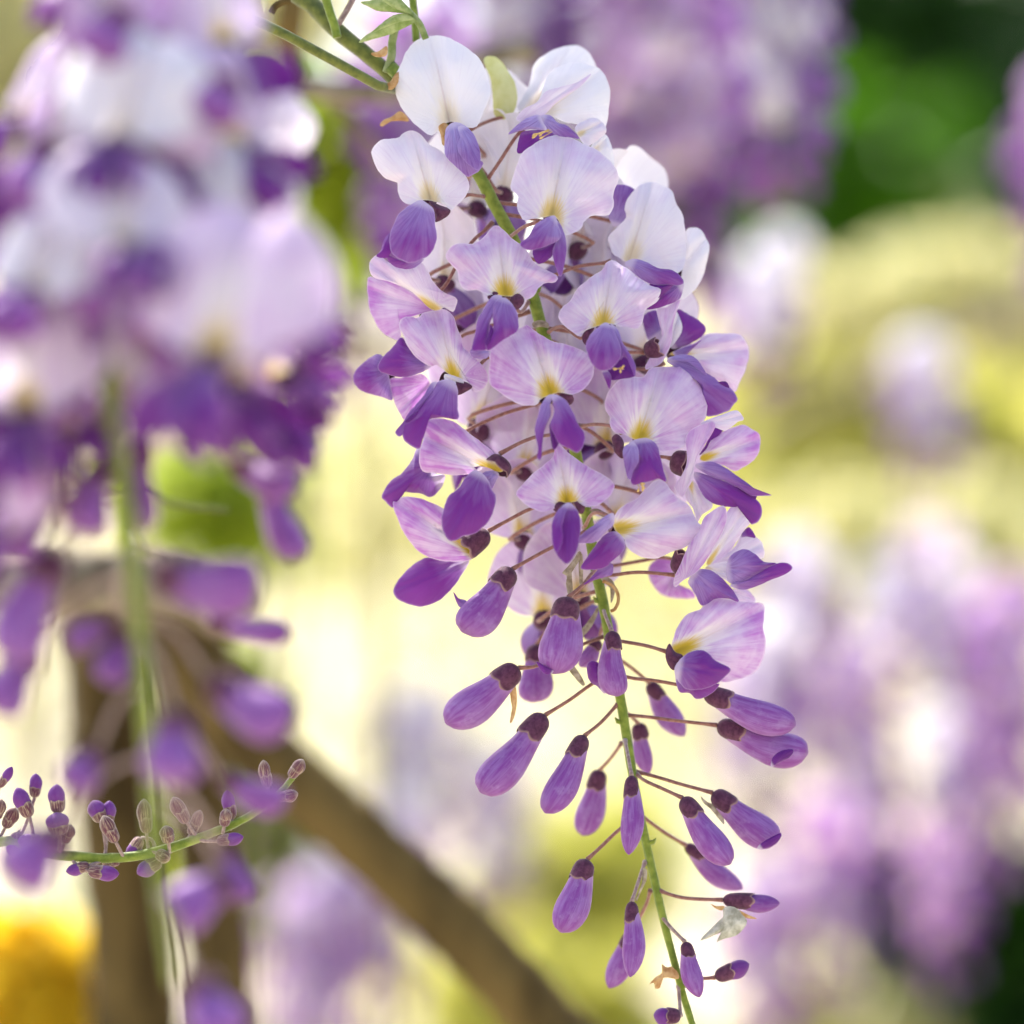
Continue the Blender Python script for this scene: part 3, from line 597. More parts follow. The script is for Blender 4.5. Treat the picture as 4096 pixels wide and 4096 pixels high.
# --- buds: tile, calyx base, tip, width (tile px), dz, tip offset, pedicel path, pedicel dz, flags
BUDS = [
 ('F', (885, 445), (560, 850), 262, 8, 3, '1400,180 1150,300 1000,380 890,455', .0, {}),
 ('F', (1245, 625), (1150, 1120), 285, 11, 2, '1440,430 1390,480 1340,545 1265,625', .0, {}),
 ('F', (1525, 845), (1560, 1265), 190, 7, 1, '1470,700 1490,760 1510,840', .0, dict(grey=1)),
 ('F', (925, 1080), (455, 1440), 262, 6, 1, '1500,870 1300,945 1100,1040 1020,1075 930,1085', -3, {}),
 ('F', (1095, 1385), (680, 1885), 250, 5, 4, '1530,1110 1390,1190 1250,1290 1105,1390', .0, {}),
 ('G', (280, 212), (45, 672), 192, 5, 4, '480,20 380,130 290,215', .0, {}),
 ('F', (1040, 930), (1010, 1305), 235, -16, 0, '1440,640 1330,690 1150,800 1050,930', -6, {}),
 ('G', (372, 415), (268, 805), 180, -15, -2, '500,255 440,340 378,418', -8, {}),
 ('G', (560, 450), (542, 920), 138, 9, 4, '520,240 540,340 557,448', 1, dict(grey=1)),
 ('G', (295, 948), (140, 1382), 212, 6, 3, '600,690 480,775 380,870 298,945', .0, {}),
 ('G', (562, 1198), (552, 1648), 138, 7, 3, '640,960 600,1080 568,1195', .0, dict(grey=1)),
 ('G', (560, 1380), (425, 1712), 150, -9, 0, '672,1130 640,1230 580,1370', -3, {}),
 ('G', (878, 1438), (962, 1768), 128, 4, 2, '735,1285 800,1360 870,1440', .0, dict(grey=1)),
 ('G', (862, 582), (1145, 978), 186, 8, 3, '590,440 640,480 750,530 860,580', .0, {}),
 ('G', (1042, 552), (1425, 850), 208, 3, 0, '580,425 700,455 850,500 1040,550', -1, {}),
 ('G', (882, 862), (1218, 1122), 138, -11, -2, '620,690 760,790 880,865', -5, {}),
 ('G', (1102, 1188), (1440, 1208), 112, 3, 0, '720,1130 800,1160 900,1180 1100,1190', .0, dict(cal=.5, tint=.5)),
 ('G', (598, 138), (660, 442), 118, -14, -2, '510,60 560,100 595,138', -8, {}),
 ('G', (664, -103), (872, 215), 158, -15, -2, '430,-280 560,-190 660,-105', -8, {}),
 ('G', (990, -45), (1535, 150), 205, 5, 1, '400,-175 560,-130 700,-115 880,-80 985,-50', -1, {}),
 ('G', (1068, 150), (1608, 318), 222, 2, 0, '520,90 650,100 800,120 1060,145', -2, dict(open=1)),
 ('G', (1056, 1650), (1258, 1568), 112, 2, 0, '830,1640 975,1655 1060,1655', .0, dict(cal=.5, tint=.85)),
 ('G', (852, 1880), (690, 1872), 112, 4, 0, '838,1700 845,1800 850,1875', .0, dict(cal=.5, tint=.85, grey=1)),
 ('F', (1440, 900), (1320, 1075), 120, -10, 0, '1470,800 1450,880', -6, {}),
]
for bi, (tile, b, t, w, dz, dt, path, pz, fl_) in enumerate(BUDS):
    k = TILE[tile][2]; B = P(tile, *b, dz); T = P(tile, *t, dz + dt); L = (T - B).length; wid = w * k * MM * .001
    cl = fl_.get('cal', 0.27); cl = min(cl * L, .0062)
    V, Fc, pv = cup(B, T - B, cl, wid * (0.305 if w > 120 * .67 / k else .42), seed=bi)
    bo = build('flower_bud', V, Fc, MAT['calyx'], raceme, origin=B, pv=pv)
    pedicel(bo, tile, ' '.join(path.split()[:-1]) + ' %g,%g' % b, pz, dz + .3, mat='pedicel_grey' if fl_.get('grey') else 'pedicel')
    d = (T - B).normalized()
    sgn = random.Random(bi).uniform(.05, .12)
    V, Fc, pv, pw = bud_body(B + d * (cl * .35), T, wid, seed=bi, bend=sgn, tint=fl_.get('tint', 0.0), point=.9 if w * k < 110 else (.45 if bi % 2 else .15))
    build('bud_petal', V, Fc, MAT['bud'], bo, pv=pv, pw=pw)
def bud_extra(par, kind, *a):
    V, Fc, pv, pw = patch(kind, *a)
    build(PNAME[kind], V, Fc, MAT['wing'], par, pv=pv, pw=pw)
bl = [o for o in raceme.children if o.name.startswith('flower_bud')]
bud_extra(bl[2], 'W', 'F', '1370,1050 1410,1035 1450,1060 1480,1120 1500,1190 1480,1250 1430,1200 1385,1170 1365,1110', (1500, 1100), (1375, 1060), 6.5, 0, 0, .85)
bud_extra(bl[1], 'K', 'F', '1040,1040 1100,1070 1150,1100 1110,1125 1070,1100', (1150, 1100), (1050, 1050), 14.5, 0, 0, 1.1)
bud_extra(bl[0], 'W', 'F', '505,590 535,630 590,650 600,700 545,690 518,640', (590, 680), (505, 592), 9.5, 0, 0, .6)
bud_extra(bl[20], 'K', 'G', '1395,345 1440,305 1500,290 1525,300 1500,340 1440,370 1390,400', (1390, 390), (1520, 300), 8.5, 0, 0, 1.3)
bud_extra(bl[14], 'K', 'G', '1310,870 1360,830 1445,790 1440,830 1390,870 1320,888', (1320, 875), (1440, 800), 8, 0, 0, 1.2)

# --- dry bracts, tendrils and withered scraps that still hang in the raceme
def scrap(name, mat, tile, outline, base, apex, dz, bulge=.3, parent=raceme):
    V, Fc, pv, pw = patch('W', tile, outline, base, apex, dz, 0, 0, .5, bulge, 40, 7)
    return build(name, V, Fc, MAT[mat], parent)
scrap('dry_bract', 'bract', 'F', '1205,470 1240,430 1280,380 1310,330 1330,340 1310,400 1270,450 1265,520 1275,600 1245,610 1230,540 1235,490', (1320, 340), (1250, 605), 8)
scrap('dry_bract', 'bract', 'F', '1315,360 1335,350 1340,450 1335,560 1318,540 1312,450', (1325, 355), (1330, 555), 7)
scrap('dry_bract', 'bract', 'F', '1245,1085 1280,1070 1320,1120 1352,1185 1335,1195 1290,1150', (1260, 1080), (1348, 1192), 3)
scrap('dry_bract', 'tan', 'F', '868,1185 900,1180 915,1270 905,1370 880,1435 868,1425 885,1360 872,1270', (885, 1185), (872, 1432), 5)
scrap('dry_bract', 'bract', 'F', '1300,860 1340,820 1400,740 1430,690 1440,710 1410,790 1360,860 1310,895', (1430, 700), (1305, 890), -3)
scrap('dry_bract', 'bract', 'G', '625,1000 650,1010 648,1070 620,1130 590,1195 585,1180 612,1110 630,1050', (635, 1000), (588, 1190), 4)
scrap('dry_bract', 'bract', 'G', '970,570 1000,600 1050,625 1095,660 1110,740 1080,710 1030,650 985,610', (1095, 680), (972, 572), 3)
scrap('withered_scrap', 'scrap', 'G', '965,1432 1010,1380 1070,1320 1110,1280 1100,1240 1150,1225 1200,1250 1245,1310 1225,1360 1180,1400 1110,1420 1065,1438 1085,1400 1120,1370 1060,1395', (1140, 1240), (980, 1425), 5, .35)
scrap('withered_scrap', 'tan', 'G', '1200,1250 1250,1275 1305,1300 1250,1298 1210,1280', (1205, 1255), (1300, 1300), 5)
scrap('withered_scrap', 'tan', 'G', '1030,1212 1060,1225 1110,1225 1100,1250 1060,1240', (1110, 1230), (1032, 1214), 5)
scrap('withered_scrap', 'tan', 'G', '665,1690 700,1650 740,1620 740,1570 770,1590 800,1585 840,1630 835,1660 775,1650 740,1660 730,1710 700,1715 695,1680', (800, 1640), (690, 1700), 2, .4)
scrap('dry_bract', 'bract', 'E', '405,1070 450,1060 490,1090 500,1150 475,1230 470,1180 478,1120 430,1090', (420, 1070), (475, 1225), 4)
q = spline([(*P('E', x, y, 5),) for x, y in pts('420,1085 480,1110 515,1160 520,1220 495,1270 470,1278')], 20)
V, Fc = tube(q, .00035, 7); build('tendril', V, Fc, MAT['tan'], raceme)
scrap('dry_bract', 'bract', 'B', '1255,470 1300,452 1350,465 1362,500 1310,495 1265,500', (1260, 480), (1355, 490), 3)
scrap('dry_bract', 'bract', 'F', '1380,65 1430,55 1480,80 1510,110 1470,110 1420,85', (1385, 68), (1500, 105), 4)
scrap('dry_bract', 'tan', 'A', '650,735 690,710 720,740 690,775 695,850 675,850 665,790', (700, 730), (682, 850), 8)

# ================================================================== generic flowers (shared mesh data)
def gen_standard(seed, tint, N=44, rings=8, W=0.0105):
    rg = random.Random(seed); ph = [rg.uniform(0, 6.28) for _ in range(5)]
    wx = rg.uniform(.95, 1.12); refl = rg.uniform(.6, 1.3)
    V, pv, pw = [], [], []
    def add(th, r):
        R_ = 1.0 + .05 * math.cos(2 * th) - .10 * max(0, -math.sin(th)) ** 3 + .03 * math.sin(5 * th + ph[0]) + .02 * math.sin(8 * th + ph[1])
        R_ -= .10 * math.exp(-((th - math.pi / 2) / .12) ** 2)
        x = wx * R_ * r * math.cos(th); z = .88 + .95 * R_ * r * math.sin(th)
        s = z / 1.8; t = x / wx
        h = (.26 * math.sin(math.pi * min(1, abs(t)) ** .9) * min(1, .35 + s) - .34 * refl * r ** 4 * min(1, max(.06, s / .4)) - .1 * math.exp(-(t / .13) ** 2)
             - .22 * refl * max(0, s - .55) ** 2 * 4 + .06 * r ** 3 * math.sin(4 * th + ph[2]) - .35 * s)
        V.append((x * W, -h * W, z * W)); pv.append((s, t, r))
        pw.append((math.atan2(t, abs(s) * 1.8 + .06), math.hypot(t, s * 1.8) / 1.8, tint))
    add(0, 0)
    for j in range(1, rings + 1):
        for k in range(N): add(2 * math.pi * k / N, (j / rings) ** .85)
    Fc = [(0, 1 + k, 1 + (k + 1) % N) for k in range(N)]
    for j in range(rings - 1):
        for k in range(N):
            k2 = (k + 1) % N; Fc.append((1 + j * N + k, 1 + (j + 1) * N + k, 1 + (j + 1) * N + k2, 1 + j * N + k2))
    return V, Fc, pv, pw
def gen_wing(seed, side, tint, nu=12, nv=8, W=0.0105):
    rg = random.Random(seed); spl = R(rg.uniform(15, 42)) * side; dn = rg.uniform(.55, .85)
    ax = Vector((math.sin(spl) * .7, -math.sqrt(max(0, 1 - dn * dn)), -dn)).normalized() * (1.25 * W)
    e = Vector((0, -dn, math.sqrt(max(0, 1 - dn * dn)))); n = Vector((side, -.4, 0)).normalized()
    V, pv, pw = [], [], []
    for i in range(nu + 1):
        u = i / nu; w = .42 * W * math.sin(math.pi * min(1, u * .93 + .04)) ** .75 * (.55 + .6 * u)
        for j in range(nv + 1):
            v = j / nv * 2 - 1
            p = ax * u + e * (v * w) + n * (.30 * W * (1 - v * v) * math.sin(math.pi * u) + .03 * W)
            V.append(tuple(p)); pv.append((u, v, max(abs(v), u ** 3))); pw.append((v * .6, u, tint))
    Fc = [(i * (nv + 1) + j, i * (nv + 1) + j + 1, (i + 1) * (nv + 1) + j + 1, (i + 1) * (nv + 1) + j) for i in range(nu) for j in range(nv)]
    return V, Fc, pv, pw
def gen_keel(seed, tint, W=0.0105):
    return bud_body(Vector((0, 0, 0)), Vector((0, -.75 * W, -.85 * W)), .5 * W, seed, .8, .08, tint, 12, 10)
SH = {}
TINTS = (0.0, 0.2, 0.4, 0.6, 0.85)
def shared_flower(v, ti, deep):
    key = (v, ti, deep)
    if key not in SH:
        t = TINTS[ti]; d = dict()
        d['standard_petal'] = mesh_data('standard_petal', *gen_standard(v * 11 + 1, t)[:2], MAT['std'], *gen_standard(v * 11 + 1, t)[2:])
        wt = .35 + .5 * t + (.25 if deep else 0)
        for s in (-1, 1):
            g = gen_wing(v * 7 + s, s, wt); d['wing', s] = mesh_data('wing_petal', g[0], g[1], MAT['wing'], g[2], g[3])
        g = gen_keel(v, .6); d['keel'] = mesh_data('keel_petal', g[0], g[1], MAT['bud'], g[2], g[3])
        V, Fc, pv = cup(Vector((0, .0032, .0005)), (0, -1, -.15), .0034, .0021, seed=v); d['calyx'] = mesh_data('flower', V, Fc, MAT['calyx'], pv)
        V, Fc = tube(spline([(0, .0032, .0005), (0, .008, .002), (0, .016, .0015)], 8), .0005, 7); d['pedicel'] = mesh_data('pedicel', V, Fc, MAT['pedicel'])
        SH[key] = d
    return SH[key]
def add_flower(parent, loc, yaw, pitch=0, roll=0, v=0, ti=2, deep=False, scale=1.0, wings=True, stem_at=None):
    d = shared_flower(v % 5, ti, deep)
    fl = place('flower', d['calyx'], parent, Vector(loc) - WL[parent.name], Euler((R(pitch), R(roll), R(yaw)), 'XYZ'), scale)
    place('standard_petal', d['standard_petal'], fl); 
    if stem_at is None: place('pedicel', d['pedicel'], fl)
    else:
        M = Matrix.LocRotScale(None, fl.rotation_euler, fl.scale); a = M @ Vector((0, .0034, .0005)); c = M @ Vector((0, .009, .001)); b = Vector(stem_at) - Vector(loc)
        V, Fc = tube(spline([tuple(a), tuple(c), tuple((c + b) / 2 + Vector((0, 0, .001))), tuple(b)], 12), .00042, 8)
        Mi = M.inverted(); place('pedicel', mesh_data('pedicel', [Mi @ Vector(v) for v in V], Fc, MAT['pedicel']), fl)
    if wings:
        for s in (-1, 1): place('wing_petal', d['wing', s], fl)
        place('keel_petal', d['keel'], fl)
    return fl
SB = {}
def add_bud(parent, loc, tip_dir, length, width, seed=0, tint=0.0):
    k = seed % 4, tint
    if k not in SB:
        g = bud_body(Vector((0, 0, 0)), Vector((0, 0, -.018)), .0082, k[0] + 50, .8, .09, tint)
        V, Fc, pv = cup(Vector((0, 0, .001)), (0, 0, -1), .0055, .0029, seed=k[0])
        SB[k] = mesh_data('bud_petal', g[0], g[1], MAT['bud'], g[2], g[3]), mesh_data('flower_bud', V, Fc, MAT['calyx'], pv)
    q = Vector((0, 0, -1)).rotation_difference(Vector(tip_dir).normalized())
    b = place('flower_bud', SB[k][1], parent, Vector(loc) - WL[parent.name], q.to_euler())
    b.scale = (width / .0082, width / .0082, length / .018)
    place('bud_petal', SB[k][0], b)
    return b

# flowers on the far side of the sharp raceme, seen from behind: x, y (1932 px), dz mm, yaw, tint index, scale
for i, (x, y, dz, yaw, ti, sc) in enumerate([
    (952, 369, -14, 165, 0, 1.0), (1087, 475, -16, 200, 0, 1.0), (842, 536, -14, 150, 1, .95), (905, 395, -22, 140, 0, 1.0),
    (1140, 849, -15, 190, 2, 1.05), (991, 891, -17, 160, 2, 1.0), (1097, 1134, -14, 170, 2, 1.0), (900, 300, -20, 190, 0, 1.1),
    (1165, 455, -20, 215, 0, 1.1), (1210, 690, -18, 200, 1, 1.1), (905, 815, -18, 165, 2, 1.25), (1120, 780, -20, 190, 2, 1.0),
    (1235, 960, -16, 215, 2, 1.0), (990, 1020, -18, 160, 2, 1.0), (1025, 1170, -22, 175, 2, 1.1), (960, 690, -22, 160, 1, 1.1),
    (1060, 610, -22, 185, 1, 1.1), (1160, 990, -18, 190, 2, 1.0), (1130, 560, -18, 200, 1, 1.0), (870, 620, -22, 150, 1, .8),
    (1010, 800, -24, 170, 2, 1.1), (1075, 700, -16, 185, 1, .9)]):
    L_ = PM(x, y, D0 - dz * .001); s_at = rp[int(np.argmin(np.abs(rp[:, 2] - L_.z - .006)))]
    add_flower(raceme, L_, yaw, RNG.uniform(-8, 12), RNG.uniform(-15, 15), i, ti, False, sc * .9, True, s_at)

# ================================================================== green shoot that carries it
shoot = empty('vine_shoot', P('I', 1520, 640, -3))
tag(shoot, 'green wisteria shoot with two folded young leaves above the sharp raceme', 'shoot')
q = spline([(*P('I', x, y, z),) for x, y, z in ((-700, -1500, -30), (200, -500, -16), (720, -60, -8), (860, 30, -6), (1050, 230, -4), (1250, 390, -3), (1430, 540, -3), (1530, 650, -3), (1580, 720, -3))], 40)
V, Fc = tube(q, np.interp(np.linspace(0, 1, 40), [0, .7, 1], [.0019, .0018, .0014]), 14, wob=.05, rng=rg); build('stem', V, Fc, MAT['darkstem'], shoot)
def stalk(name, tile, path, r, mat, parent, dz=0.0, dz1=None):
    p = pts(path); n = len(p); dz1 = dz if dz1 is None else dz1
    q = spline([(*P(tile, x, y, dz + (dz1 - dz) * i / (n - 1)),) for i, (x, y) in enumerate(p)], 20)
    V, Fc = tube(q, r, 9); return build(name, V, Fc, MAT[mat], parent)
stalk('side_stem', 'I', '-2200,-900 -1000,-420 -300,-120 200,70 550,212 950,425 1250,590 1400,672 1500,690', .0010, 'darkstem', shoot, 30, 0)
stalk('petiole', 'I', '960,-60 1000,80 1040,200 1060,290', .0009, 'rachis', shoot, 0)
stalk('petiole', 'I', '1440,560 1480,440 1485,330 1500,250 1520,120', .00085, 'leafstalk' if 'leafstalk' in MAT else 'leaf', shoot, 0)
stalk('petiole', 'I', '1640,-40 1660,150 1672,320', .0008, 'rachis', shoot, -6)
stalk('petiole', 'I', '1560,40 1640,120 1700,190 1745,300', .0007, 'leaf', shoot, 4)
stalk('petiole', 'I', '1190,-20 1130,90 1070,190', .0006, 'pedicel_grey', shoot, -3)
def leaflet(tile, outline, base, apex, dz, gx, gy, mat='leaf', par=shoot, bulge=.35):
    V, Fc, pv, pw = patch('W', tile, outline, base, apex, dz, gx, gy, .5, bulge, 48, 9); return build('leaf', V, Fc, MAT[mat], par, pv=pv, pw=pw)
leaflet('I', '1225,332 1280,275 1340,235 1420,165 1500,115 1580,105 1640,130 1668,165 1600,205 1480,262 1350,300', (1665, 165), (1230, 330), 5, .1, .2)
leaflet('I', '1330,250 1420,180 1520,125 1600,120 1650,150 1560,165 1450,205', (1660, 160), (1335, 248), 7.5, .1, .3)
leaflet('I', '1240,18 1330,0 1420,-40 1520,-40 1590,40 1668,140 1590,108 1480,95 1370,85 1300,50', (1660, 140), (1245, 20), 4, .1, 0)
leaflet('I', '1400,-20 1500,-50 1560,0 1640,100 1560,85 1460,40', (1650, 120), (1405, -15), 7, .1, 0)
leaflet('I', '455,-60 540,-60 530,0 510,60 495,105 480,60 468,0', (500, -60), (495, 100), -4, 0, 0, 'yleaf')
leaflet('A', '940,300 1010,283 1060,320 1100,380 1145,460 1158,560 1135,640 1070,690 1010,660 1000,560 985,430', (1050, 690), (960, 300), -8, .1, 0, 'yleaf', shoot)
scrap('bract', 'tan', 'A', '272,722 300,690 350,670 400,635 440,660 460,700 400,698 330,705 290,735', (450, 690), (280, 720), -1, .3, shoot)
scrap('bract', 'tan', 'I', '1320,412 1380,395 1440,355 1450,400 1430,435 1360,440', (1440, 420), (1325, 415), 3, .3, shoot)
scrap('bract', 'tan', 'I', '1420,660 1470,630 1510,570 1540,560 1530,640 1490,690 1440,690', (1520, 640), (1425, 665), 3, .3, shoot)
stalk('tendril', 'I', '550,100 580,50 640,15 700,10', .0007, 'bark', shoot, -4)

# ================================================================== young bud spray, lower left, sharp
spray = empty('young_wisteria_raceme', P('H', -60, 690, 4))
tag(spray, 'young wisteria raceme of tiny purple brown buds reaching past the trunk', 'flower cluster', 'wisteria racemes')
sp = pts('-1500,520 -900,600 -400,670 -60,700 60,690 180,735 300,765 450,782 650,792 850,772 1050,718 1250,645 1400,585 1560,490 1680,385 1750,300')
q = spline([(*P('H', x, y, 4),) for x, y in sp], 90)
V, Fc = tube(q, np.interp(np.linspace(0, 1, 90), [0, .75, 1], [.00115, .0010, .00055]), 10, wob=.06, rng=rg); build('stem', V, Fc, MAT['rachis'], spray)
def mat_young():
    k = NT('young_bud'); s, t, r = k.attr('pv'); ang, rad, tint = k.attr('pw')
    n = k.noise(k.vec(k.m2('MULTIPLY', t, 40.0), k.m2('MULTIPLY', s, 1.5), k.m2('MULTIPLY', k.rnd(), 40.0)), 1.0, 3.0, .6)
    m = k.noise(None, 900.0, 3.0, .6)
    c = k.mix(k.ss(n, .45, .65), (.11, .030, .055), (.36, .26, .19)); c = k.mix(k.ss(m, .5, .7, 0, .5), c, (.16, .05, .08))
    c = k.mix(k.ss(s, .8, 1.0, 0, .5), c, (.45, .36, .28)); k.bump(m, .4, .0003)
    return k.finish(c, .75, .2, .4)
MAT['young'] = mat_young()
qs = np.array(q)
for i, (bx, by, tx, ty, w, dz, ti) in enumerate([
    (1725, 312, 1802, 205, 85, 4, 0), (1592, 372, 1565, 208, 78, 5, 0), (1650, 432, 1772, 408, 80, 5, 0), (1332, 602, 1346, 498, 78, 6, 0),
    (1378, 560, 1350, 385, 86, 3, .3), (1290, 692, 1447, 665, 84, 6, .3), (1112, 582, 1028, 428, 98, 5, 0), (1132, 655, 1192, 505, 78, 2, 0),
    (1002, 702, 985, 598, 92, 6, 0), (872, 645, 855, 438, 98, 4, 0), (690, 698, 612, 538, 98, 6, 0), (605, 575, 552, 448, 115, 2, .4),
    (640, 600, 650, 450, 90, 1, .3), (176, 548, 100, 372, 108, 5, .6), (205, 430, 212, 288, 82, 2, .5), (345, 525, 338, 352, 110, 4, .6),
    (352, 650, 335, 520, 150, 6, .4), (-5, 370, 72, 248, 62, 5, .7), (532, 835, 392, 872, 78, 5, .5), (525, 868, 708, 885, 100, 6, .5),
    (30, 610, 92, 490, 92, 2, .1), (955, 800, 815, 885, 108, 3, .3), (840, 670, 760, 795, 95, 2, .5), (250, 690, 105, 690, 100, 5, .6),
    (380, 700, 420, 590, 90, 3, .2), (930, 760, 1010, 800, 85, 5, .2), (110, 640, 60, 780, 100, 3, .6), (-20, 560, 10, 440, 80, 3, .2), (660, 830, 700, 800, 60, 3, .1)]):
    B, T = P('H', bx, by, dz), P('H', tx, ty, dz + 1); wid = w * TILE['H'][2] * MM * .001; L = (T - B).length
    V, Fc, pv = cup(B, T - B, L * .46, wid * .41, seed=i, n=20); bo = build('flower_bud', V, Fc, MAT['young'], spray, origin=B, pv=pv)
    V, Fc, pv, pw = bud_body(B + (T - B) * .1, T, wid * .95, i, .9, .05, .5 + ti * .45, 18, 14, .95)
    build('bud_petal', V, Fc, MAT['bud'] if ti > .25 else MAT['young'], bo, pv=pv, pw=pw)
    j = int(np.argmin(np.linalg.norm(qs - np.array(B + (B - T) * .6), axis=1))); a = Vector(qs[j])
    V, Fc = tube(spline([tuple(a), tuple((a + B) / 2 + (B - T).normalized() * .0012), tuple(B)], 8), .00035, 7); build('pedicel', V, Fc, MAT['pedicel_grey'], bo)

# ================================================================== blurred raceme in front, left
LD = 0.565
left = empty('wisteria_raceme', PM(120, -80, LD))
tag(left, 'soft pale lilac and violet wisteria raceme hanging in front of the brown trunk', 'flower cluster', 'wisteria racemes')
q = spline([(*PM(x, y, LD),) for x, y in pts('90,-700 105,-350 120,-80 150,200 185,560 200,700 225,850 248,1040 268,1240 276,1360 285,1480 298,1680 322,1860')], 60)
V, Fc = tube(q, np.interp(np.linspace(0, 1, 60), [0, .8, 1], [.0019, .0012, .0005]), 10); build('stem', V, Fc, MAT['rachis'], left); lq = np.array(q)
# x, y of the flower's heart, depth, yaw, pitch, roll, tint index, deep wings, scale
for i, (x, y, d, yaw, pi_, ro, ti, dp, sc) in enumerate([
    (220, 275, .585, 5, 0, 5, 0, 0, 1.15), (300, 300, .60, 20, 0, -10, 0, 0, 1.05), (235, 480, .575, -5, 0, 4, 1, 0, 1.25), (60, 560, .58, -25, 0, 6, 0, 0, 1.0),
    (400, 690, .565, 5, -5, -4, 2, 0, 1.5), (455, 290, .60, 30, 0, -12, 1, 0, 1.05), (430, 100, .61, 25, 0, -8, 2, 0, 1.15), (495, 470, .60, 40, 0, -15, 0, 1, 1.05),
    (210, 110, .60, -10, 10, 10, 3, 1, 1.0), (70, 330, .60, -40, 0, 10, 2, 1, 1.05), (400, 250, .61, 10, 10, -5, 1, 1, .9),
    (330, 420, .60, 15, 0, 0, 1, 1, 1.0), (180, 600, .60, -10, 5, 8, 2, 1, 1.0), (300, 620, .60, 10, 0, 0, 1, 1, .9), (530, 620, .615, 60, 0, -20, 2, 1, 1.0),
    (20, 650, .60, -60, 0, 12, 2, 1, 1.0), (50, 790, .59, -20, 0, 5, 2, 1, 1.2), (140, 700, .61, 0, 0, 0, 2, 1, 1.0), (450, 820, .62, 50, 0, -10, 4, 1, .8),
    (30, 230, .62, -50, 0, 10, 2, 1, 1.0), (360, 40, .63, 10, 0, 0, 1, 0, 1.1), (290, 170, .625, 0, 0, 0, 1, 0, 1.1), (150, 420, .625, -20, 0, 0, 1, 1, 1.0),
    (440, 420, .62, 30, 0, 0, 1, 0, 1.0), (160, -30, .61, -10, 0, 0, 2, 1, 1.1), (10, 450, .61, -60, 0, 0, 2, 1, 1.0), (540, 720, .63, 75, 0, -15, 3, 1, .9),
    (15, 900, .60, -50, 0, 0, 3, 1, 1.0), (310, 730, .62, 10, 0, 0, 3, 1, .9), (470, 560, .625, 45, 0, -10, 1, 0, 1.0), (440, 330, .63, 20, 0, 5, 1, 0, 1.0),
    (350, 180, .635, 15, 0, -5, 1, 0, 1.1), (180, 330, .635, -10, 0, 5, 1, 1, 1.1), (260, 20, .635, 0, 0, 5, 1, 0, 1.1),
    (40, 740, .60, -30, 0, 5, 2, 1, 1.1), (120, 830, .615, -10, 0, 8, 3, 1, 1.0), (15, 1000, .60, -50, 0, 10, 3, 1, 1.0), (90, 940, .62, -30, 0, 0, 3, 1, .95), (210, 770, .61, 10, 0, 0, 2, 1, .95),
    (350, 790, .62, 20, 0, -8, 3, 1, .95), (450, 740, .61, 40, 0, -12, 3, 1, 1.05), (500, 800, .625, 60, 0, -12, 4, 1, .95), (20, 860, .62, -40, 0, 0, 4, 1, 1.0)]):
    add_flower(left, PM(x, y, d - .04), yaw + RNG.uniform(-25, 25), pi_ - 8 + RNG.uniform(-20, 20), ro * 2 + RNG.uniform(-30, 30), i + 2, min(4, ti + (1 if i % 4 == 1 else 0)), True, sc * .90)
# buds and half-open flowers low on it: base, tip, depth, width px, tint
for i, (x0, y0, x1, y1, d, w, ti) in enumerate([
    (440, 880, 560, 920, .63, 70, 0), (500, 910, 565, 1055, .635, 70, .2), (300, 1090, 490, 1100, .60, 120, 0), (395, 1175, 550, 1195, .64, 50, 0), (400, 1290, 550, 1365, .60, 105, 0),
    (265, 830, 270, 1000, .62, 70, .3), (190, 880, 160, 1010, .60, 95, 0), (215, 1180, 130, 1215, .61, 60, 0), (240, 1200, 205, 1290, .61, 70, .5),
    (100, 1050, 20, 1250, .60, 110, 0), (60, 1230, 0, 1350, .61, 90, 0), (330, 1350, 335, 1480, .585, 110, 0), (180, 1420, 140, 1490, .60, 80, .4),
    (110, 1570, 30, 1670, .60, 110, 0), (420, 1470, 540, 1515, .62, 70, 0), (430, 1660, 330, 1740, .60, 100, 0), (420, 1600, 470, 1700, .62, 60, .3), (370, 1850, 440, 1960, .585, 110, 0),
    (60, 930, 20, 1060, .60, 110, .2), (225, 20, 190, 110, .58, 110, .4), (430, 150, 400, 230, .585, 110, .3), (90, 270, 50, 390, .585, 110, .2), (280, 290, 215, 345, .585, 90, .2), (200, 500, 165, 600, .58, 90, .2), (310, 530, 290, 640, .58, 100, .1), (520, 560, 575, 640, .60, 110, .3), (40, 520, 5, 640, .58, 110, .1), (470, 420, 430, 490, .595, 90, .2), (560, 690, 610, 770, .625, 70, .2)]):
    d -= .033; ti *= .4; a, b = PM(x0, y0, d), PM(x1, y1, d - .004); px = 1.0518e-4 * d / .72
    bo = add_bud(left, a, b - a, (b - a).length, w * px, i, ti); WL[bo.name] = Vector(a)
    j = int(np.argmin(np.abs(lq[:, 2] - a.z - .012))); s0 = Vector(lq[j])
    V, Fc = tube(spline([tuple(s0), tuple((s0 + a) / 2 + Vector((0, 0, .003))), tuple(a)], 10), .0005, 7); build('pedicel', V, Fc, MAT['pedicel_grey'], left)

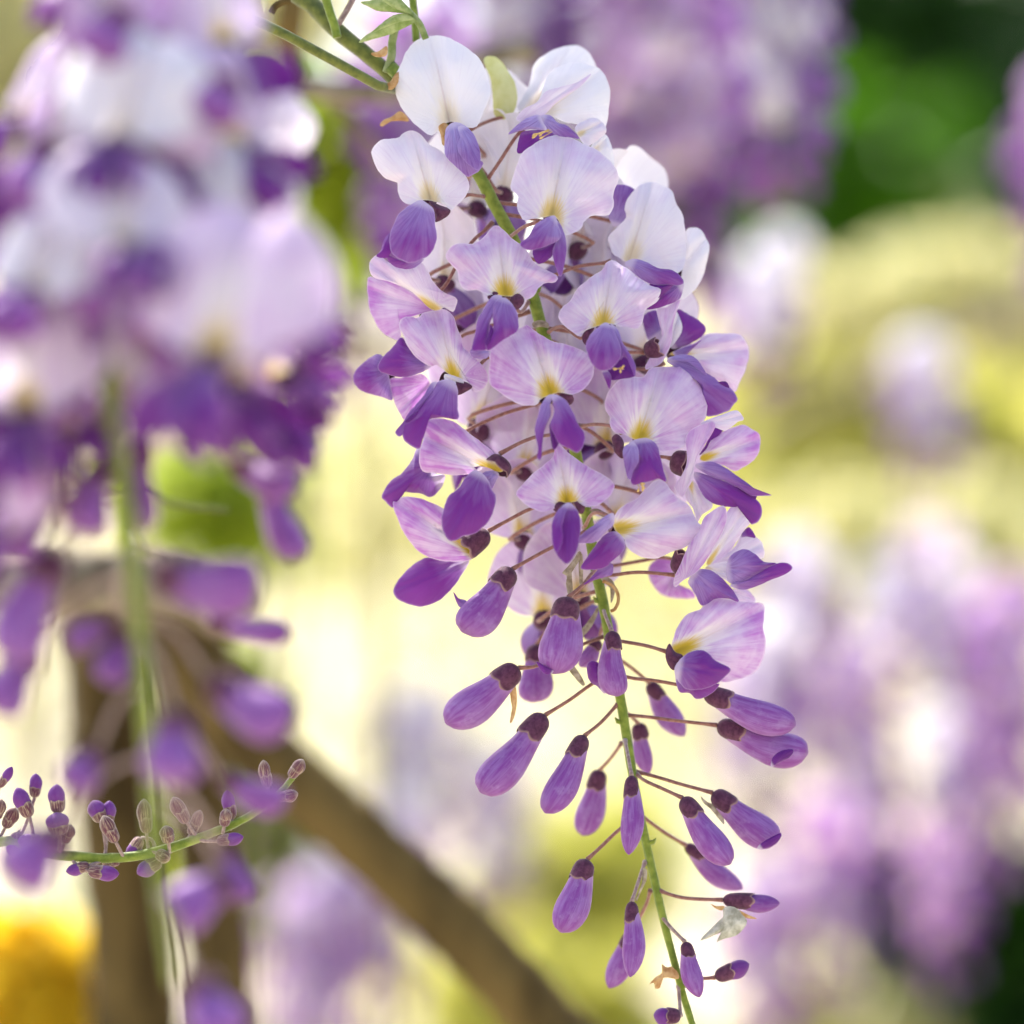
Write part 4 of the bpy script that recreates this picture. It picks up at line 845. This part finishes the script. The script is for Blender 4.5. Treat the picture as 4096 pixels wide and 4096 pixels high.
# ================================================================== vine wood
def wood(name, label, path, mat, group=None, seed=0, sides=16, wob=.06):
    """path: x, y, distance, half width (1932 px)"""
    c = [(*PM(x, y, d), w * 1.0518e-4 * d / .72) for x, y, d, w in path]
    n = 10 * len(c); s = spline(c, n); rgw = random.Random(seed)
    b = Vector(s[0][:3]); o = empty(name, b); tag(o, label, 'branch', group)
    V, Fc = tube(s[:, :3], s[:, 3], sides, wob=wob, rng=rgw); build('bark', V, Fc, MAT[mat], o)
    for i in range(max(2, len(c))):
        k = rgw.randrange(2, n - 2); p = Vector(s[k][:3]); rr_ = s[k][3]; a = rgw.uniform(0, 6.28)
        dr = Vector((math.cos(a), -.5, math.sin(a))).normalized()
        V, Fc = tube([p + dr * rr_ * .6, p + dr * rr_ * 1.05, p + dr * rr_ * 1.18], [rr_ * .42, rr_ * .34, rr_ * .12], 9, wob=.15, rng=rgw)
        build('knot', V, Fc, MAT[mat], o)
    return o
G = 'woody stems of the wisteria'
wood('vine_branch', 'thick brown vine branch sloping down behind the lowest buds of the sharp raceme', [(150, 1090, .99, 62), (300, 1120, .98, 66), (400, 1290, .97, 66), (520, 1440, .97, 66), (700, 1600, .97, 64), (880, 1770, .97, 66), (1040, 1940, .97, 68), (1200, 2120, .97, 70)], 'bark', G, 1)
wood('vine_branch', 'thick tan topped vine branch lying level across the trunk', [(-1500, 1160, .95, 72), (-700, 1130, .94, 68), (-150, 1110, .93, 66), (20, 1105, .93, 66), (200, 1100, .93, 64), (340, 1110, .94, 60), (440, 1160, .96, 50)], 'barkpale', G, 2)
wood('wisteria_vine', 'upright brown wisteria trunk behind the young bud spray', [(190, 1060, 1.02, 70), (210, 1300, 1.02, 75), (230, 1600, 1.02, 80), (260, 2000, 1.02, 85), (280, 3200, 1.02, 100)], 'bark', G, 3)
wood('wisteria_vine', 'second brown wisteria trunk between the upright trunk and the sloping branch', [(330, 1180, 1.00, 55), (370, 1450, 1.0, 60), (400, 1700, 1.0, 62), (420, 2000, 1.0, 66), (440, 3200, 1.0, 80)], 'bark', G, 4)
wood('vine_twig', 'greyish brown blurred twig crossing behind the topmost white flower', [(470, 190, .90, 26), (560, 165, .90, 24), (660, 175, .90, 22), (760, 170, .91, 20), (880, 120, .92, 20), (1000, 95, .92, 24), (1010, 92, .92, 10)], 'barkpale', G, 5)
wood('vine_twig', 'dark brown twig rising beside the green shoot', [(560, -40, .86, 22), (548, 40, .86, 24), (545, 110, .87, 20), (540, 170, .88, 22)], 'bark', G, 6)
wood('vine_twig', 'thin brown twig slanting below the lime leaves', [(620, 180, .94, 14), (690, 250, .95, 12), (740, 330, .96, 10)], 'barkpale', G, 7)
wood('vine_twig', 'dark twig crossing the white glow left of the sharp raceme', [(500, 600, 1.05, 16), (620, 632, 1.05, 18), (700, 648, 1.06, 14), (800, 655, 1.06, 10)], 'bark', G, 8)
wood('vine_stub', 'sharp grey brown cut branch stub at the top of the soft lilac raceme', [(160, 30, .72, 20), (125, 90, .718, 24), (95, 130, .715, 29), (70, 155, .712, 27), (62, 160, .711, 14)], 'barkpale', G, 9, wob=.12)
wood('vine_twig', 'long brown twig crossing the yellow green shrub', [(1420, 820, 1.75, 14), (1600, 740, 1.75, 16), (1780, 650, 1.75, 18), (2000, 560, 1.75, 20)], 'barkpale', G, 10)
wood('vine_twig', 'dark green thin twig beside the stem of the soft raceme', [(240, 915, .80, 6), (330, 950, .80, 6), (430, 962, .80, 5)], 'darkstem', G, 11)

# ================================================================== background racemes
LOW = {}
def low_flower(v, ti):
    if (v, ti) not in LOW:
        t = TINTS[ti]; parts = [(gen_standard(v * 11 + 1, t, 20, 4), 0)] + [(gen_wing(v * 7 + s, s, .4 + .5 * t, 6, 4), 1) for s in (-1, 1)]
        V, Fc, pv, pw, mi = [], [], [], [], []
        for (a, b, c, d), m in parts:
            k = len(V); V += list(a); Fc += [tuple(i + k for i in f) for f in b]; pv += list(c); pw += list(d); mi += [m] * len(b)
        me = mesh_data('flower', V, Fc, MAT['std'], pv, pw); me.materials.append(MAT['wing']); me.polygons.foreach_set('material_index', mi)
        LOW[v, ti] = me
    return LOW[v, ti]
def raceme_far(label, x, y0, y1, d, width, n, tints, seed, lean=0):
    """hanging raceme between picture rows y0 and y1 at distance d, width in 1932 px"""
    rgf = random.Random(seed); a, b = PM(x, y0, d), PM(x + lean, y1, d); px = 1.0518e-4 * d / .72
    o = empty('wisteria_raceme', a); tag(o, label, 'flower cluster', 'wisteria racemes')
    q = spline([tuple(a + Vector((0, 0, .05))), tuple(a), tuple((a + b) / 2 + Vector((rgf.uniform(-.004, .004), 0, 0))), tuple(b)], 16)
    V, Fc = tube(q, np.linspace(.0016, .0006, 16), 8); build('stem', V, Fc, MAT['rachis'], o)
    for i in range(n):
        u = (i + rgf.random()) / n; c = a.lerp(b, u); an = i * 2.4 + rgf.uniform(-.4, .4)
        rad = width * .5 * px * (1 - .75 * u ** 2.2) * rgf.uniform(.45, .8)
        loc = c + Vector((math.sin(an) * rad, -math.cos(an) * rad, rgf.uniform(-.004, .004)))
        if u > .78:
            add_bud(o, loc, Vector((math.sin(an) * .6, -math.cos(an) * .6, -1)), .014 * (1.5 - .6 * u), .0062, i, .2)
        else:
            f = place('flower', low_flower(rgf.randrange(5), rgf.choice(tints)), o, loc - WL[o.name], Euler((R(rgf.uniform(-25, 15)), R(rgf.uniform(-20, 20)), an)), rgf.uniform(.85, 1.15))
for a in [
    ('large mauve wisteria raceme standing out against the dark green tree', 1235, -180, 540, 1.25, 480, 80, (1, 2, 3, 4), 11, 40),
    ('pale lilac wisteria raceme partly hidden by the mauve raceme beside the dark tree', 1455, -120, 340, 1.17, 210, 34, (0, 0, 0, 1), 12, 20),
    ('purple wisteria raceme in the gap between the sharp white flowers and the lime leaves', 800, 90, 560, 1.15, 260, 46, (2, 3, 4), 13, 20),
    ('white wisteria raceme glowing behind the top of the sharp raceme', 960, -160, 220, 1.25, 240, 30, (0, 0, 1), 14, 0),
    ('white sunlit wisteria raceme left of the sharp raceme', 600, 330, 720, 1.35, 240, 44, (0, 0, 1), 15, 10),
    ('purple wisteria raceme at the edge of the dark green tree', 2000, 200, 480, 1.30, 170, 24, (3, 4), 16, 0),
    ('pale raceme tip dangling over the yellow green shrub near the mauve raceme', 1450, 500, 700, 1.6, 130, 14, (0, 0, 1), 17, 0),
    ('pale grey lilac raceme dangling in the yellow green shrub', 1745, 680, 900, 1.7, 150, 16, (0, 1), 18, 10),
    ('pale pink raceme above the crowd of lavender racemes', 1490, 1060, 1320, 1.6, 190, 22, (0, 1, 2), 19, 0),
    ('white raceme in the crowd of lavender racemes', 1440, 1200, 1560, 1.7, 220, 34, (0, 0, 0, 1), 20, 0),
    ('lavender raceme in the middle of the lavender crowd', 1610, 1260, 1640, 1.65, 190, 26, (1, 2, 3), 21, 10),
    ('pale lavender raceme at the top of the lavender crowd', 1760, 1050, 1370, 1.75, 190, 22, (0, 1, 2), 22, 0),
    ('deep lavender raceme at the edge of the lavender crowd', 1900, 1130, 1640, 1.6, 230, 40, (2, 3, 4), 23, -10),
    ('purple raceme low in the lavender crowd', 1570, 1560, 1860, 1.6, 190, 26, (2, 3, 4), 24, 0),
    ('dusky purple raceme in front of the brown shade below the lavender crowd', 1770, 1560, 1860, 1.7, 170, 14, (3, 4), 25, 10),
    ('small lavender raceme below the lavender crowd', 1440, 1680, 1990, 1.6, 170, 24, (2, 3), 26, 0),
    ('lavender raceme with white tips below the sloping branch', 700, 1560, 1960, 1.7, 280, 50, (0, 1, 2, 2), 27, -10),
    ('purple raceme low behind the sloping branch', 590, 1700, 2050, 1.6, 190, 30, (2, 3), 28, 0),
    ('white raceme above the sloping branch', 780, 1330, 1640, 1.9, 240, 34, (0, 0, 1), 29, 0),
    ('pale raceme between the sloping branch and the buds of the sharp raceme', 930, 1440, 1720, 1.9, 180, 24, (0, 1, 1), 30, 0)]:
    raceme_far(*a)
for a in [('tiny pale raceme tip shining in front of the deep lavender raceme', 1785, 1400, 1560, 1.62, 110, 8, (0,), 31, 0),  # small white racemes added to stand in for bright out-of-focus highlights
    ('tiny white raceme tip just below the mauve raceme', 1440, 540, 680, 1.5, 100, 7, (0,), 32, 0),
    ('tiny white raceme tip in front of the white raceme of the lavender crowd', 1440, 1215, 1340, 1.55, 110, 8, (0,), 33, 0),
    ('tiny white raceme tip above the pale lavender raceme', 1660, 1110, 1240, 1.7, 100, 6, (0,), 34, 0),
    ('tiny white raceme tip under the sloping branch', 640, 1600, 1730, 1.6, 110, 8, (0,), 35, 0)]:
    raceme_far(*a)

# ================================================================== shrubs, trees, ground
def leaf_cloud(blobs, n, size, rgs, squash=.6):
    """leaf-shaped faces (two folded halves) spread through ellipsoids: blobs = (centre, radii, weight)"""
    nr = np.random.default_rng(rgs); w = np.array([b[2] for b in blobs], float); w /= w.sum()
    idx = nr.choice(len(blobs), n, p=w)
    dirs = nr.normal(size=(n, 3)); dirs /= np.linalg.norm(dirs, axis=1)[:, None]
    rad = nr.uniform(.25, 1, n) ** .6
    C = np.array([b[0] for b in blobs])[idx]; Rd = np.array([b[1] for b in blobs])[idx]
    lump = 1 + .25 * np.sin(dirs[:, 0] * 5 + idx) * np.sin(dirs[:, 2] * 6 + idx * 2)
    pos = C + dirs * Rd * (rad * lump)[:, None]
    a = nr.normal(size=(n, 3)); a[:, 2] = a[:, 2] * .6 - .5; a /= np.linalg.norm(a, axis=1)[:, None]
    b = np.cross(a, nr.normal(size=(n, 3))); b /= np.linalg.norm(b, axis=1)[:, None]
    c = np.cross(a, b); L = size * nr.uniform(.6, 1.3, n)[:, None]; Wd = L * .24
    V = np.stack([pos, pos + a * L * .45 + b * Wd + c * Wd * .3, pos + a * L, pos + a * L * .45 - b * Wd + c * Wd * .3], 1).reshape(-1, 3)
    i = np.arange(n) * 4
    Fc = np.concatenate([np.stack([i, i + 1, i + 2], 1), np.stack([i, i + 2, i + 3], 1)]).tolist()
    s = np.repeat(nr.uniform(0, 1, n), 4); pv = np.stack([s, s * 0, s * 0], 1)
    return V, Fc, pv
def plant(name, cat, label, base, blobs, n, size, mat, seed, trunk=.02, group=None):
    rgp = random.Random(seed); o = empty(name, base); tag(o, label, cat, group)
    V, Fc, pv = leaf_cloud(blobs, n, size, seed); build('crown', V, Fc, mat, o, pv=pv, smooth=False)
    mid = Vector(base).lerp(Vector(blobs[0][0]), .55) + Vector((rgp.uniform(-.05, .05), 0, 0))
    V, Fc = tube(spline([tuple(base), tuple(mid), tuple(blobs[0][0])], 14), np.linspace(trunk, trunk * .3, 14) * .6, 10, wob=.08, rng=rgp); build('trunk', V, Fc, MAT['barkpale'], o)
    for bl_ in blobs[1:]:
        V, Fc = tube(spline([tuple(mid), tuple((mid + Vector(bl_[0])) / 2 + Vector((0, 0, -.03))), tuple(bl_[0])], 10), np.linspace(trunk * .25, trunk * .08, 10), 8); build('limb', V, Fc, MAT['barkpale'], o)
    return o
def bl3(x, y, d, rx, ry=None, w=1.0, deep=None):
    px = 1.0518e-4 * d / .72; ry = ry or rx
    return (tuple(PM(x, y, d)), (rx * px, (deep if deep else .7 * (rx + ry) / 2 * px), ry * px), w)
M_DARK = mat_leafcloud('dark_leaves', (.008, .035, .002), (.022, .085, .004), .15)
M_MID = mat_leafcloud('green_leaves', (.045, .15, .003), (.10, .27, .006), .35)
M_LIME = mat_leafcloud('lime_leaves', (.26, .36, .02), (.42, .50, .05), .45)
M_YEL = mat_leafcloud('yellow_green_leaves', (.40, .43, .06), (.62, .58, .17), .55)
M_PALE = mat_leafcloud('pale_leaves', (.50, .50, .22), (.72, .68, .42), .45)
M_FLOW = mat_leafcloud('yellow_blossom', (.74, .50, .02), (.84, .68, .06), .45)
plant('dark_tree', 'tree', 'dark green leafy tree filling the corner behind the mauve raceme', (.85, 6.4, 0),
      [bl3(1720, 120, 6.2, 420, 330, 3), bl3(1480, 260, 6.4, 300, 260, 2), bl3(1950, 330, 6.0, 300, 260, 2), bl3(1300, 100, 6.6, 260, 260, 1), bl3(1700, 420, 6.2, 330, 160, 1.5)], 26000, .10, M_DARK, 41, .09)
plant('green_bush', 'tree', 'mid green sunlit bough in front of the dark tree', (.75, 5.0, 0), [bl3(1640, 330, 5.0, 150, 150, 2), bl3(1560, 430, 5.0, 110, 80, 1)], 1500, .08, M_MID, 42, .04)
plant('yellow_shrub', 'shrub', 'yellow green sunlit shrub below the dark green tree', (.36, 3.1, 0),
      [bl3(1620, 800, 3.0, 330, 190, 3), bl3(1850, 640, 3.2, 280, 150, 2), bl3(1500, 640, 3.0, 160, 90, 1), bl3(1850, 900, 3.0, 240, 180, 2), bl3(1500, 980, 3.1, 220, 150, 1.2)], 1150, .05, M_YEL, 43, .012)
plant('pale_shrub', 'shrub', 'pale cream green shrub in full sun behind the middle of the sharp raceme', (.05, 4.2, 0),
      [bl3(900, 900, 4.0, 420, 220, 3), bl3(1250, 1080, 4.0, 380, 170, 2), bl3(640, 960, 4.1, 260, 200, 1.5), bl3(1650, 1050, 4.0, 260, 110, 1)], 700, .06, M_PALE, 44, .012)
plant('pale_shrub', 'shrub', 'creamy shrub top between the dark green tree and the yellow green shrub', (.40, 2.7, 0), [bl3(1850, 530, 2.6, 200, 70, 2), bl3(1620, 560, 2.6, 130, 50, 1), bl3(1700, 980, 2.6, 300, 80, 2)], 700, .045, M_PALE, 53, .012)
plant('lime_bush', 'shrub', 'lime green leaves glowing beside the twig left of the topmost flower', (-.16, 1.28, 0), [bl3(598, 255, 1.22, 85, 100, 2), bl3(640, 330, 1.24, 55, 60, 1)], 260, .03, M_LIME, 45, .006)
plant('green_bush', 'shrub', 'darker green leaves next to the lime bush', (-.12, 1.40, 0), [bl3(690, 370, 1.33, 70, 90, 2), bl3(720, 190, 1.36, 60, 70, 1)], 200, .035, M_MID, 46, .006)
plant('lime_bush', 'shrub', 'low lime green bush between the trunks and the sloping branch', (-.13, 1.9, 0), [bl3(470, 1580, 1.8, 130, 120, 2), bl3(420, 930, 1.8, 120, 110, 1.2), bl3(430, 1300, 1.8, 60, 120, .6)], 800, .035, M_LIME, 47, .012)
plant('yellow_shrub', 'shrub', 'low yellow green shrub under the sharp raceme', (.02, 2.6, 0), [bl3(1000, 1880, 2.4, 240, 110, 2), bl3(1130, 1640, 2.5, 130, 120, 1), bl3(950, 1720, 2.5, 130, 90, .7)], 900, .045, M_YEL, 48, .01)
plant('pale_shrub', 'shrub', 'pale mint shrub under the lavender crowd', (.24, 2.5, 0), [bl3(1700, 1890, 2.3, 200, 90, 2), bl3(1560, 1960, 2.3, 160, 80, 1)], 1100, .045, M_PALE, 49, .02)
plant('dark_bush', 'shrub', 'dark green bush in the lower corner under the lavender crowd', (.30, 2.0, 0), [bl3(1960, 1900, 1.9, 110, 150, 2), bl3(1830, 1690, 1.9, 170, 110, 2.5)], 1700, .04, M_DARK, 50, .015)
plant('yellow_flower_bush', 'shrub', 'bush of golden yellow blossom at the foot of the upright trunk', (-.20, 1.30, 0), [bl3(90, 1850, 1.22, 130, 130, 3), bl3(60, 1990, 1.22, 150, 100, 2)], 800, .022, M_FLOW, 51, .006)
plant('yellow_shrub', 'shrub', 'pale yellow shrub seen through gaps in the soft lilac raceme', (-.42, 2.2, 0), [bl3(90, 80, 2.2, 260, 220, 2), bl3(150, 300, 2.2, 200, 120, 1), bl3(430, -20, 2.2, 200, 120, 1)], 1300, .045, M_PALE, 52, .02)

for i, (x, y, w, h, m, lab) in enumerate([
    (-3.6, 9.5, 1.3, 1.3, M_YEL, 'broad yellow green garden tree far off beyond the trunks'), (-1.35, 10.5, 1.2, .9, M_PALE, 'pale leafy garden tree far behind the white sunlit raceme'),
    (.75, 11.0, 1.1, .8, M_PALE, 'pale leafy garden tree far behind the sharp raceme'), (2.6, 9.5, 1.2, 1.2, M_YEL, 'yellow green garden tree far off beside the dark green tree'), (4.8, 10.5, 1.4, 1.4, M_MID, 'green garden tree far off beyond the dark green tree')]):
    plant('garden_tree', 'tree', lab, (x, y, 0), [((x, y, 1.5), (w, .6, h), 2), ((x - w * .5, y, 1.0), (w * .6, .5, h * .6), 1), ((x + w * .5, y + .1, 1.2), (w * .6, .5, h * .7), 1)], 1500 if m is M_PALE else 2600, .11, m, 70 + i, .07)

# added unseen leaf layer, shaped to shade the sharp raceme and dapple the left
shade = Vector((-.18, 1.06, 2.02))
def shade_blob(x, y, rx, ry, w): return ((x, y, 2.02), (rx, ry, .05), w)
V1, F1, p1 = leaf_cloud([shade_blob(-.18, 1.04, .17, .12, 3), shade_blob(-.10, 1.12, .16, .12, 1.5), shade_blob(-.28, 1.12, .15, .12, 1.5), shade_blob(.08, 1.12, .18, .14, 1)], 1500, .036, 60)
V2, F2, p2 = leaf_cloud([shade_blob(-.25, .84, .17, .10, 1), shade_blob(-.42, .95, .16, .14, .8), shade_blob(-.02, .90, .14, .10, .6)], 330, .036, 61)
V3, F3, p3 = leaf_cloud([shade_blob(.3, 1.05, .25, .22, 1), shade_blob(-.6, 1.0, .25, .25, 1), shade_blob(-.1, .55, .35, .18, .7)], 500, .05, 62)
V = np.concatenate([V1, V2, V3]); pv = np.concatenate([p1, p2, p3]); k2, k3 = len(V1), len(V1) + len(V2)
Fc = F1 + [[i + k2 for i in f] for f in F2] + [[i + k3 for i in f] for f in F3]
can = build('added_shade_leaves', V, Fc, M_MID, None, origin=shade, pv=pv, smooth=False)
tag(can, 'unseen layer of green leaves added overhead to shade the hanging racemes', 'shade helper', None, 'stuff')

def mat_ground():
    k = NT('ground'); n = k.noise(None, 0.9, 6.0, .6); f = k.noise(None, 40.0, 4.0, .6)
    c = k.mix(k.ss(f, .3, .7), (.30, .265, .20), (.42, .38, .31)); c = k.mix(k.ss(n, .52, .62), c, (.15, .20, .05)); k.bump(f, .5, .01)
    return k.finish(c, .9, .1)
V = [(x, y, 0) for y in np.linspace(-400, 1200, 9) for x in np.linspace(-800, 800, 9)]
Fc = [(j * 9 + i, j * 9 + i + 1, (j + 1) * 9 + i + 1, (j + 1) * 9 + i) for j in range(8) for i in range(8)]
gr = build('ground', V, Fc, mat_ground()); gr['kind'] = 'structure'; gr['label'] = 'sunlit pale garden ground of gravel and grass'
